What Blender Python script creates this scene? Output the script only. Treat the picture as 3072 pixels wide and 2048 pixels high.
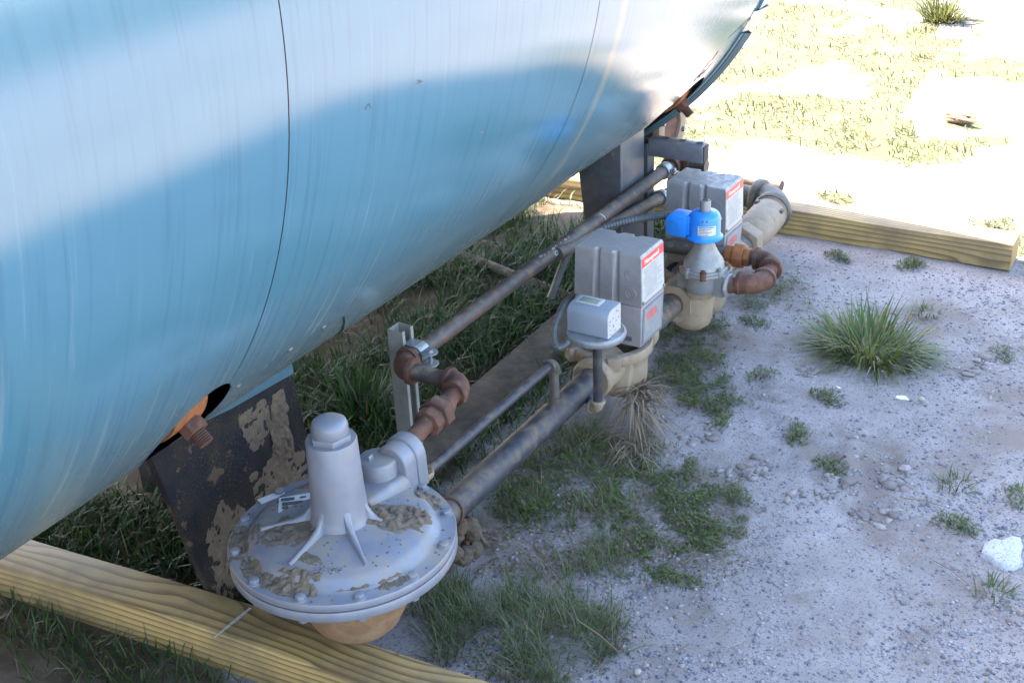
import bpy, bmesh, math, random
import numpy as np
from mathutils import Vector, Matrix, geometry
for o in list(bpy.data.objects): bpy.data.objects.remove(o)
random.seed(7); rng = np.random.default_rng(11)
S = bpy.context.scene
COL = S.collection
R_ = math.radians

# ------------------------------------------------------------------ camera
F_PX, PITCH, ROLL, YAW, CAM_H = 3935.84, R_(27.3353), R_(-2.7627), R_(-32.3052), 1.75
cp, sp = math.cos(PITCH), math.sin(PITCH)
FW = np.array([math.sin(YAW)*cp, math.cos(YAW)*cp, -sp])
R0 = np.array([math.cos(YAW), -math.sin(YAW), 0.0]); U0 = np.cross(R0, FW)
RT = math.cos(ROLL)*R0+math.sin(ROLL)*U0; UP = -math.sin(ROLL)*R0+math.cos(ROLL)*U0
cam_d = bpy.data.cameras.new('camera'); cam = bpy.data.objects.new('camera', cam_d); COL.objects.link(cam)
cam_d.sensor_width = 36; cam_d.lens = 36*F_PX/3072; cam_d.clip_end = 3000; cam_d.clip_start = 0.05
mw = Matrix.Identity(4)
for i in range(3):
    mw[i][0], mw[i][1], mw[i][2] = RT[i], UP[i], -FW[i]
mw[2][3] = CAM_H
cam.matrix_world = mw
S.camera = cam
# ------------------------------------------------------------------ sky, sun, exposure
SUN_EL, SUN_AZ_DIR = R_(50), R_(0)       # light travels along +X (the sun stands behind the tank)
w = bpy.data.worlds.new('World'); S.world = w; w.use_nodes = True
nt = w.node_tree; bg = nt.nodes['Background']
sky = nt.nodes.new('ShaderNodeTexSky'); sky.sky_type = 'NISHITA'; sky.sun_disc = False
sky.sun_elevation = SUN_EL; sky.sun_rotation = R_(-86.5); sky.air_density = 1.0; sky.dust_density = 1.6; sky.ozone_density = 0.7
nt.links.new(sky.outputs[0], bg.inputs[0]); bg.inputs[1].default_value = 0.11
sun_d = bpy.data.lights.new('sun', 'SUN'); sun_d.energy = 5.0; sun_d.angle = R_(0.5); sun_d.color = (1, .90, .76)
sun = bpy.data.objects.new('sun', sun_d); COL.objects.link(sun)
SUN_PHI = R_(3.5)
ldir = Vector((math.cos(SUN_EL)*math.cos(SUN_PHI), -math.cos(SUN_EL)*math.sin(SUN_PHI), -math.sin(SUN_EL)))
sun.rotation_euler = ldir.to_track_quat('-Z', 'Y').to_euler()
sun.location = (-8, 2, 9)
S.view_settings.view_transform = 'Standard'; S.view_settings.look = 'None'
S.view_settings.gamma = 1; S.view_settings.use_curve_mapping = False
S.view_settings.exposure = 3.75
S.render.engine = 'CYCLES'

# ------------------------------------------------------------------ pixel <-> place helpers (photo pixels, 3072 x 2048)
def ray(px): return (px[0]-1536)/F_PX*RT-(px[1]-1024)/F_PX*UP+FW
def G(px, z=0.0):
    d = ray(px); t = (z-CAM_H)/d[2]; return Vector((d[0]*t, d[1]*t, z))
def GY(px, y):
    d = ray(px); t = y/d[1]; return Vector((d[0]*t, y, CAM_H+d[2]*t))
def GX(px, x):
    d = ray(px); t = x/d[0]; return Vector((x, d[1]*t, CAM_H+d[2]*t))
def to_px(x, y, z=0.0):
    d = FW[0]*x+FW[1]*y+FW[2]*(z-CAM_H)
    return (1536+F_PX*(RT[0]*x+RT[1]*y+RT[2]*(z-CAM_H))/d, 1024-F_PX*(UP[0]*x+UP[1]*y+UP[2]*(z-CAM_H))/d)
def in_poly(px, py, poly):
    inside = np.zeros(np.shape(px), bool); n = len(poly)
    for i in range(n):
        x1, y1 = poly[i]; x2, y2 = poly[(i+1) % n]
        if y1 == y2: continue
        c = ((y1 > py) != (y2 > py)) & (px < (x2-x1)*(py-y1)/(y2-y1)+x1)
        inside ^= c
    return inside
def vnoise(x, y, seed=0):
    x = np.asarray(x, float); y = np.asarray(y, float)
    xi = np.floor(x).astype(np.int64); yi = np.floor(y).astype(np.int64); fx = x-xi; fy = y-yi
    def h(a, b):
        n = (a*374761393+b*668265263+seed*974711) & 0xffffffff
        n = ((n ^ (n >> 13))*1274126177) & 0xffffffff
        return ((n ^ (n >> 16)) & 0xffff)/65535.0
    u = fx*fx*(3-2*fx); v = fy*fy*(3-2*fy)
    return (h(xi, yi)*(1-u)+h(xi+1, yi)*u)*(1-v)+(h(xi, yi+1)*(1-u)+h(xi+1, yi+1)*u)*v
def fbm(x, y, seed=0, oct=4):
    s = 0; a = .5
    for k in range(oct):
        s = s+a*vnoise(np.asarray(x)*2**k, np.asarray(y)*2**k, seed+k*17); a *= .5
    return s/(1-.5**oct)
CRUST = [(-.95, 2.76, .10), (-.80, 2.70, .11), (-.68, 2.74, .08), (-.74, 2.58, .07), (-1.05, 2.92, .08), (-.86, 2.62, .09), (-.62, 2.95, .08), (-.78, 3.20, .05)]
def ground_h(x, y):
    x = np.asarray(x, float); y = np.asarray(y, float); crust = 0
    for cx_, cy_, r_ in CRUST: crust = np.maximum(crust, np.exp(-((x-cx_)**2+(y-cy_)**2)/r_**2))
    n_ = fbm(x*34, y*34, 19, 4); crust = crust*np.clip((n_-.46)*3.2, -.35, 1)*.017
    return crust+(fbm(np.asarray(x)*3, np.asarray(y)*3, 5, 3)-.5)*.022+(fbm(np.asarray(x)*22, np.asarray(y)*22, 9, 3)-.5)*.009-.004

# ------------------------------------------------------------------ materials
class NT:
    def __init__(s, name):
        s.m = bpy.data.materials.new(name); s.m.use_nodes = True
        s.t = s.m.node_tree; s.b = s.t.nodes['Principled BSDF']; s.out = s.t.nodes['Material Output']
        s.tc = s.t.nodes.new('ShaderNodeTexCoord')
    def n(s, typ, **kw):
        x = s.t.nodes.new('ShaderNode'+typ)
        for k, v in kw.items(): setattr(x, k, v)
        return x
    def l(s, a, b): s.t.links.new(a, b)
    def set(s, sock, v):
        if isinstance(v, bpy.types.NodeSocket): s.l(v, sock)
        elif isinstance(v, (tuple, list)) and len(v) == 3 and sock.type == 'RGBA': sock.default_value = (*v, 1)
        elif sock.type == 'RGBA' and not hasattr(v, '__len__'): sock.default_value = (v, v, v, 1)
        else: sock.default_value = v
    def coord(s, scale=(1, 1, 1), loc=(0, 0, 0), rot=(0, 0, 0), src='Object'):
        m = s.n('Mapping'); s.l(s.tc.outputs[src], m.inputs[0])
        m.inputs['Scale'].default_value = scale; m.inputs['Location'].default_value = loc; m.inputs['Rotation'].default_value = rot
        return m.outputs[0]
    def noise(s, scale, detail=3, rough=.55, vec=None, dist=0):
        x = s.n('TexNoise'); x.inputs['Scale'].default_value = scale; x.inputs['Detail'].default_value = detail
        x.inputs['Roughness'].default_value = rough; x.inputs['Distortion'].default_value = dist
        s.l(vec if vec is not None else s.tc.outputs['Object'], x.inputs['Vector']); return x.outputs['Fac']
    def ramp(s, fac, stops, interp='LINEAR'):
        x = s.n('ValToRGB'); x.color_ramp.interpolation = interp; e = x.color_ramp.elements
        while len(e) > 1: e.remove(e[-1])
        for i, (p, c) in enumerate(stops):
            el = e[0] if i == 0 else e.new(p)
            el.position = p; el.color = (*c, 1) if isinstance(c, (tuple, list)) else (c, c, c, 1)
        s.l(fac, x.inputs[0]); return x.outputs[0]
    def mix(s, fac, a, b, mode='MIX'):
        x = s.n('MixRGB', blend_type=mode); s.set(x.inputs[0], fac); s.set(x.inputs[1], a); s.set(x.inputs[2], b); return x.outputs[0]
    def math(s, op, a, b=0.0, clamp=False):
        x = s.n('Math', operation=op); x.use_clamp = clamp; s.set(x.inputs[0], a); s.set(x.inputs[1], b); return x.outputs[0]
    def up(s):
        g = s.n('NewGeometry'); x = s.n('SeparateXYZ'); s.l(g.outputs['Normal'], x.inputs[0]); return x.outputs[2]
    def island(s):
        return s.n('NewGeometry').outputs['Random Per Island']
    def bump(s, h, strength=.3, dist=.002):
        x = s.n('Bump'); x.inputs['Strength'].default_value = strength; x.inputs['Distance'].default_value = dist
        s.l(h, x.inputs['Height']); s.l(x.outputs[0], s.b.inputs['Normal'])
    def P(s, color=None, rough=None, metal=None, spec=None):
        if color is not None: s.set(s.b.inputs['Base Color'], color)
        if rough is not None: s.set(s.b.inputs['Roughness'], rough)
        if metal is not None: s.set(s.b.inputs['Metallic'], metal)
        if spec is not None: s.set(s.b.inputs['Specular IOR Level'], spec)
        return s.m
DUST = (.22, .165, .11)
def worn(name, base, var=None, rough=.55, metal=0.0, scale=40, rust=None, rust_amt=.45, dust=DUST, dust_amt=.35, dust_scale=30, bump=.25, bdist=.001, grain=250):
    s = NT(name)
    var = var or tuple(c*.7 for c in base)
    n1 = s.noise(scale, 4, .6); c = s.mix(s.ramp(n1, [(.35, 0), (.65, 1)]), base, var)
    if rust:
        n2 = s.noise(scale*.7, 6, .7, s.coord(loc=(3, 1, 7)))
        c = s.mix(s.ramp(n2, [(1-rust_amt-.08, 0), (1-rust_amt+.06, 1)]), c, rust)
    if dust_amt:
        n3 = s.noise(dust_scale, 6, .65, s.coord(loc=(9, 5, 2)))
        f = s.math('ADD', n3, s.math('MULTIPLY', s.up(), .15)); t0 = .80-dust_amt*.6
        df = s.ramp(f, [(t0, 0), (t0+.2, .9)])
        c = s.mix(df, c, dust); rough = s.mix(df, rough, .85)
    s.P(c, rough, metal)
    s.bump(s.noise(grain, 4, .6), bump, bdist)
    return s.m
def plain(name, col, rough=.5, metal=0, emit=None):
    s = NT(name); n = s.noise(60, 3); return s.P(s.mix(s.ramp(n, [(.3, 0), (.7, 1)]), col, tuple(c*.82 for c in col)), rough, metal)

M = {}
M['reg_paint'] = worn('grey_casting_paint', (.165, .168, .192), (.142, .145, .168), .48, .15, 25, dust_amt=.38, dust_scale=16, dust=(.22, .185, .15), bump=.15, bdist=.0006, grain=180)
M['box_grey'] = worn('grey_aluminium_housing', (.25, .230, .225), (.21, .194, .19), .45, .25, 30, dust_amt=.34, dust_scale=60, dust=(.24, .215, .19), bump=.12, bdist=.0004, grain=300)
M['switch_grey'] = worn('blue_grey_enamel', (.19, .21, .24), (.165, .185, .215), .4, 0, 20, dust_amt=.22, dust_scale=80, bump=.06, bdist=.0003)
M['galv'] = worn('galvanised_steel', (0.315, 0.322, 0.329), (0.252, 0.259, 0.266), .42, .6, 60, dust_amt=.28, bump=.1, bdist=.0004)
M['strut'] = worn('dull_zinc_channel', (0.259, 0.252, 0.230), (0.216, 0.209, 0.187), .5, .35, 40, dust_amt=.33, dust_scale=40, bump=.1)
M['darkgrey'] = worn('dark_painted_steel', (0.068, 0.072, 0.080), (0.048, 0.052, 0.060), .45, .1, 40, dust_amt=.25, bump=.12)
SPEC_LOW = ('black_pipe', 'saddle')
M['arm_grey'] = worn('blue_grey_channel', (.13, .13, .15), (.10, .10, .118), .42, .2, 30, dust_amt=.26, bump=.1)
M['black_pipe'] = worn('black_coated_pipe', (0.014, 0.014, 0.020), (0.024, 0.024, 0.032), .55, 0, 30, rust=(0.080, 0.048, 0.030), rust_amt=.36, dust=(0.120, 0.086, 0.056), dust_amt=.37, dust_scale=22, bump=.2)
M['old_pipe'] = worn('weathered_brown_pipe', (0.068, 0.054, 0.046), (0.044, 0.037, 0.034), .55, .1, 45, rust=(0.128, 0.060, 0.032), rust_amt=.42, dust=(0.200, 0.152, 0.104), dust_amt=.34, dust_scale=30, bump=.25)
M['grey_pipe'] = worn('dusty_grey_pipe', (0.078, 0.068, 0.058), (0.054, 0.046, 0.038), .6, .1, 40, rust=(0.093, 0.053, 0.031), rust_amt=.38, dust_amt=.3, bump=.25)
M['rust'] = worn('red_brown_rust', (0.088, 0.031, 0.016), (0.045, 0.019, 0.012), .8, .0, 38, rust=(0.120, 0.050, 0.023), rust_amt=.42, dust=(0.130, 0.074, 0.045), dust_amt=.25, bump=.45, bdist=.0012, grain=320)
M['rust_orange'] = worn('orange_rust', (0.272, 0.096, 0.024), (0.208, 0.068, 0.018), .8, .05, 50, rust=(0.160, 0.056, 0.024), rust_amt=.4, dust_amt=0, bump=.5, bdist=.0015, grain=260)
M['cast_tan'] = worn('tan_dusty_cast_iron', (0.223, 0.167, 0.112), (0.186, 0.136, 0.090), .75, 0, 30, rust=(0.136, 0.087, 0.053), rust_amt=.36, dust=(0.260, 0.211, 0.155), dust_amt=.32, dust_scale=25, bump=.4, bdist=.001)
M['cast_brown'] = worn('brown_rusty_casting', (0.186, 0.102, 0.050), (0.136, 0.071, 0.034), .8, 0, 20, rust=(0.223, 0.136, 0.074), rust_amt=.45, dust_amt=.25, bump=.5, bdist=.0015, grain=140)
M['cast_grey'] = worn('grey_aluminium_casting', (0.211, 0.211, 0.208), (0.174, 0.171, 0.164), .5, .35, 50, dust_amt=.34, dust_scale=50, bump=.35, bdist=.0006, grain=350)
M['blue_cap'] = worn('bright_blue_enamel', (.014, .19, .60), (.012, .17, .55), .32, 0, 12, dust_amt=.12, bump=.04, bdist=.0002)
M['label'] = plain('printed_label', (0.496, 0.488, 0.464), .6)
M['label_data'] = plain('data_label_film', (0.375, 0.360, 0.338), .5)
M['red_band'] = plain('red_print', (.62, .06, .045), .45)
M['ink'] = plain('dark_print', (.06, .06, .07), .6)
M['ink_grey'] = plain('grey_print', (.22, .21, .20), .6)
M['white_ink'] = plain('white_print', (.80, .70, .62), .6)
M['chalk'] = plain('white_paint_pen', (.42, .42, .40), .8)
M['plate_blue'] = plain('blue_grey_plate', (.13, .14, .18), .45)
M['plate_in'] = plain('brushed_label_plate', (.27, .27, .27), .45, .3)
M['rubber'] = worn('ribbed_grey_conduit', (.10, .11, .115), (.075, .08, .085), .5, .2, 50, dust_amt=.22, bump=.1)
M['screw'] = worn('dull_screw_steel', (0.231, 0.224, 0.210), (0.175, 0.168, 0.154), .45, .5, 90, dust_amt=.25, bump=.1)
M['glass_amber'] = plain('dusty_window', (.20, .21, .16), .25)
M['mud'] = worn('dried_mud', (0.105, 0.072, 0.045), (0.075, 0.050, 0.032), .95, 0, 60, dust=(0.150, 0.108, 0.072), dust_amt=.36, dust_scale=90, bump=.9, bdist=.004, grain=120)
M['mud_dark'] = worn('dark_earth', (.075, .052, .034), (.05, .034, .022), .95, 0, 60, dust=(.13, .095, .062), dust_amt=.25, dust_scale=90, bump=.9, bdist=.004, grain=120)
M['mud_grey'] = worn('grey_brown_mud', (0.120, 0.086, 0.056), (0.082, 0.058, 0.038), .95, 0, 80, dust=(0.165, 0.126, 0.090), dust_amt=.33, dust_scale=90, bump=.9, bdist=.003, grain=160)
M['cream'] = plain('cream_inner_sheet', (0.434, 0.406, 0.336), .5)
M['hole_dark'] = worn('hole_shade', (.035, .03, .028), (.05, .04, .035), .9, 0, 20, dust_amt=0)  # shade inside holes, slots and bores is put into this colour
M['white_litter'] = plain('white_paper_scrap', (.62, .62, .63), .8)
M['grey_pebble'] = plain('cream_stone', (.30, .26, .20), .8)
M['bark'] = worn('dry_bark', (0.132, 0.078, 0.042), (0.084, 0.051, 0.030), .9, 0, 60, dust_amt=.2, bump=.6)
M['concrete'] = worn('soil_caked_board', (.060, .041, .026), (.040, .027, .017), .9, 0, 12, dust=(.105, .075, .050), dust_amt=.40, dust_scale=14, bump=.6, bdist=.003, grain=70)

# dark support steel with splashed mud
s = NT('splashed_black_steel')
c = s.mix(s.ramp(s.noise(14, 5, .6), [(.42, 0), (.66, 1)]), (.009, .0085, .011), (.024, .017, .012))
spl = s.ramp(s.noise(190, 4, .75, s.coord((1, 1.5, .8))), [(.58, 0), (.64, 1)])
area = s.ramp(s.noise(7, 3, .5, s.coord(loc=(1.3, .4, .9))), [(.38, 0), (.58, 1)])
c = s.mix(s.math('MULTIPLY', spl, area), c, (.115, .075, .046))
big = s.ramp(s.noise(16, 5, .7, s.coord(loc=(5, 2, 1))), [(.60, 0), (.64, 1)])
c = s.mix(big, c, (.075, .046, .027)); M['saddle'] = s.P(c, .85, 0, .2); s.bump(s.mix(.5, big, spl), .5, .003)

RUN_Y = 2.482
# tank paint: glossy blue sheet with run marks, dust film and specks
s = NT('blue_tank_paint')
x = s.n('SeparateXYZ'); s.l(s.tc.outputs['Object'], x.inputs[0])
ang = s.math('ARCTAN2', x.outputs[2], x.outputs[0])                  # angle round the tank axis
cb = s.n('CombineXYZ'); s.l(s.math('MULTIPLY', x.outputs[1], 1.0), cb.inputs[0]); s.l(s.math('MULTIPLY', ang, .035), cb.inputs[1])
st1 = s.noise(62, 4, .65, cb.outputs[0], .4)
cb2 = s.n('CombineXYZ'); s.l(x.outputs[1], cb2.inputs[0]); s.l(s.math('MULTIPLY', ang, .10), cb2.inputs[1])
st2 = s.noise(16, 5, .7, cb2.outputs[0], .8)
low = s.ramp(s.math('MULTIPLY', ang, -1.0), [(.12, 0.0), (.62, .55), (.86, 1)])       # lower on the shell = dirtier
fr = s.n('MapRange'); fr.clamp = True
c = s.mix(s.ramp(s.noise(1.2, 2), [(.3, 0), (.7, 1)]), (.052, .136, .190), (.058, .145, .198))
stk = s.ramp(st1, [(.60, 0), (.72, .75)])
c = s.mix(s.math('MULTIPLY', stk, s.math('ADD', s.math('MULTIPLY', low, .78), .16)), c, (.24, .30, .33))
c = s.mix(s.math('MULTIPLY', s.ramp(s.noise(70, 3, .6, cb.outputs[0], .2), [(.52, 0), (.66, 1)]), .35), c, (.030, .085, .13))
film = s.math('MULTIPLY', s.ramp(st2, [(.30, .25), (.75, .9)]), s.ramp(s.math('MULTIPLY', ang, -1.0), [(.46, 0), (.88, .9)]))
c = s.mix(film, c, (.17, .15, .12))
yr = s.math('ADD', x.outputs[1], s.math('MULTIPLY', s.noise(3, 2, .5, s.coord(loc=(2, 2, 2))), .03))
run = s.math('SUBTRACT', 1.0, s.math('MULTIPLY', s.math('ABSOLUTE', s.math('SUBTRACT', yr, RUN_Y)), 42.0), True)
c = s.mix(s.math('MULTIPLY', run, .45), c, (.27, .235, .15))
spk = s.ramp(s.noise(230, 2, .6), [(.70, 0), (.74, 1)])
c = s.mix(s.math('MULTIPLY', spk, s.ramp(s.math('MULTIPLY', ang, -1.0), [(.2, .05), (.75, .7)])), c, (.30, .25, .19))
rsp = s.ramp(s.noise(26, 2, .5, s.coord(loc=(4, 4, 4))), [(.795, 0), (.81, 1)])
c = s.mix(rsp, c, (.36, .14, .06))
s.P(c, s.mix(film, s.mix(s.ramp(st1, [(.35, 0), (.7, 1)]), .06, .15), .5), .0, .62)
s.b.inputs['IOR'].default_value = 1.62
dn = s.noise(2.2, 2, .4, s.coord((1, .5, 1)))
s.bump(s.mix(.06, dn, s.noise(900, 2)), .12, .01)
M['tank'] = s.m
M['seam'] = plain('rusty_joint', (.055, .026, .018), .8)
M['ring'] = worn('teal_edge_trim', (.036, .085, .110), (.028, .068, .09), .45, 0, 18, dust_amt=.15, bump=.05)
M['blue_strip'] = plain('pale_blue_flange', (0.050, 0.105, 0.130), .45)

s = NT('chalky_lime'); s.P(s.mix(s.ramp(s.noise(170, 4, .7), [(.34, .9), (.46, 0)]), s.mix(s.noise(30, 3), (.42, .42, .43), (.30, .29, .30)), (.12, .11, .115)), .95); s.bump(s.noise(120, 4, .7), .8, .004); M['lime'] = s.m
# timber
def timber_mat(name, off, tone=1.0, wet=0.0):
    s = NT(name)
    mp = s.coord((.22, 1, 1), off, (0.0, .012, .02))
    d = s.noise(5, 2, .45, s.coord((.38, 1.6, 1.6)))
    vadd = s.n('VectorMath', operation='ADD'); s.l(mp, vadd.inputs[0])
    cx = s.n('CombineXYZ'); dd = s.math('MULTIPLY_ADD', d, .115); s.t.nodes[-1].inputs[2].default_value = -.057
    s.l(dd, cx.inputs[1]); s.l(dd, cx.inputs[2]); s.l(cx.outputs[0], vadd.inputs[1])
    wv = s.n('TexWave', wave_type='RINGS', rings_direction='X', wave_profile='SAW'); s.l(vadd.outputs[0], wv.inputs['Vector'])
    wv.inputs['Scale'].default_value = 30; wv.inputs['Distortion'].default_value = 1.3; wv.inputs['Detail'].default_value = 2; wv.inputs['Detail Scale'].default_value = .6
    ring = s.ramp(wv.outputs['Fac'], [(.0, 0), (.45, .12), (.80, .85), (.93, 1), (1, 0)])
    a = (.330*tone, .222*tone, .080*tone); b = (.105*tone, .050*tone, .013*tone)
    c = s.mix(ring, a, b)
    fib = s.noise(9, 4, .6, s.coord((6, 90, 90)))
    c = s.mix(s.ramp(fib, [(.35, .0), (.75, .28)]), c, (.20*tone, .125*tone, .045*tone))
    dirt = s.noise(6, 5, .65, s.coord(loc=(2, 7, 1)))
    c = s.mix(s.ramp(dirt, [(.46, 0), (.70, .62)]), c, (.085, .058, .034))
    s.P(c, .62); s.bump(s.mix(.6, fib, ring), .25, .0012); return s.m
M['timber_a'] = timber_mat('treated_pine', (.0, -.078, .062))
M['timber_b'] = timber_mat('pale_treated_pine', (.2, -.09, .05), 1.0)
M['old_wood'] = worn('grey_weathered_wood', (0.084, 0.066, 0.048), (0.060, 0.048, 0.033), .9, 0, 20, dust_amt=.3)

# ground
s = NT('sandy_ground')
n_big = s.noise(1.7, 5, .6); n_mid = s.noise(9, 5, .65, s.coord(loc=(3, 3, 0))); n_f = s.noise(160, 4, .7); n_g = s.noise(420, 2, .6)
c = s.mix(s.ramp(n_mid, [(.33, 0), (.66, 1)]), (.268, .236, .222), (.205, .178, .166))
c = s.mix(s.ramp(n_big, [(.45, 0), (.68, .6)]), c, (.160, .132, .118))
c = s.mix(s.ramp(n_f, [(.36, .9), (.47, 0)]), c, (.080, .070, .074))
c = s.mix(s.ramp(n_g, [(.62, 0), (.72, .7)]), c, (.40, .36, .37))
at = s.n('Attribute', attribute_name='turf')
tf = s.ramp(s.math('ADD', at.outputs['Fac'], s.math('MULTIPLY', s.noise(55, 5, .7, s.coord(loc=(6, 1, 0))), .55)), [(.50, 0), (.86, 1)])
s.t.nodes[-1].label = 'turf'
c = s.mix(tf, c, s.mix(n_f, (.030, .022, .014), (.085, .062, .041)))  # turf soil, its colour deepened to hold the shade under the tank
c = s.mix(s.ramp(s.noise(2.6, 6, .68, s.coord(loc=(4.2, 1.7, 0))), [(.49, 0), (.62, .75)]), c, (.140, .108, .086))
ath = s.n('Attribute', attribute_name='thatch')
tp = s.ramp(s.math('ADD', ath.outputs['Fac'], s.math('MULTIPLY', s.noise(38, 4, .7, s.coord(loc=(1, 8, 0))), 1.1)), [(.75, 0), (1.55, .9)])
c = s.mix(tp, c, s.mix(n_f, (.026, .030, .009), (.056, .056, .022)))
gp = s.n('SeparateXYZ'); s.l(s.tc.outputs['Object'], gp.inputs[0])
far_x = s.math('ADD', gp.outputs[0], s.math('MULTIPLY', n_big, 1.2)); gf = s.n('MapRange'); s.l(far_x, gf.inputs[0]); gf.inputs[1].default_value = 5.4; gf.inputs[2].default_value = 6.2
c = s.mix(gf.outputs[0], c, s.mix(n_mid, (.050, .052, .034), (.085, .085, .055)))          # unseen grass field off right, added and darkened for the tank's reflection
s.P(c, .95, 0, .2); s.bump(s.mix(.5, n_f, n_mid), .45, .005); M['ground'] = s.m
s = NT('gravel_stones'); c = s.ramp(s.island(), [(0, (.06, .062, .08)), (.4, (.10, .10, .125)), (.65, (.16, .155, .175)), (.85, (.26, .24, .24)), (.97, (.24, .17, .13)), (.995, (.33, .32, .32))])
s.P(s.mix(s.ramp(s.noise(140, 3), [(.4, 0), (.7, .5)]), c, (.21, .18, .185)), .85); M['gravel'] = s.m
s = NT('soil_clods'); c = s.ramp(s.island(), [(0, (.11, .088, .078)), (.6, (.18, .148, .136)), (1, (.25, .212, .20))]); s.P(c, .95); s.bump(s.noise(150, 3), .6, .003); M['clod'] = s.m
def leafmat(name, stops, trans=.35, rough=.5):
    s = NT(name); c = s.ramp(s.island(), stops); s.P(c, rough, 0, .35)
    t = s.n('BsdfTranslucent'); s.l(c, t.inputs[0]); mx = s.n('MixShader'); mx.inputs[0].default_value = trans
    s.l(s.b.outputs[0], mx.inputs[1]); s.l(t.outputs[0], mx.inputs[2]); s.l(mx.outputs[0], s.out.inputs[0]); return s.m
M['turf'] = leafmat('turf_blades', [(0, (.014, .038, .006)), (.5, (.026, .062, .009)), (.82, (.045, .078, .014)), (.92, (.085, .066, .032)), (1, (.125, .096, .052))])  # green darkened so the blades carry the shade under the tank
M['weed'] = leafmat('fine_weed_leaves', [(0, (.036, .066, .010)), (.5, (.066, .105, .015)), (.70, (.105, .125, .030)), (.8, (.12, .088, .050)), (1, (.17, .128, .078))])
M['fine_grass'] = leafmat('fine_grass_blades', [(0, (.040, .072, .016)), (.45, (.070, .105, .026)), (.65, (.105, .125, .042)), (.8, (.15, .118, .066)), (1, (.22, .17, .105))])
M['tuft'] = leafmat('tuft_blades', [(0, (.045, .085, .018)), (.4, (.085, .13, .026)), (.65, (.150, .165, .038)), (.82, (.21, .165, .065)), (1, (.24, .18, .11))])
M['straw'] = leafmat('dry_straw', [(0, (.10, .068, .042)), (.6, (.17, .122, .078)), (1, (.25, .19, .125))], .2, .7)
M['field'] = leafmat('field_grass', [(0, (.044, .054, .013)), (.5, (.060, .066, .019)), (.85, (.070, .070, .026)), (1, (.075, .064, .035))], .5)

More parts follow.
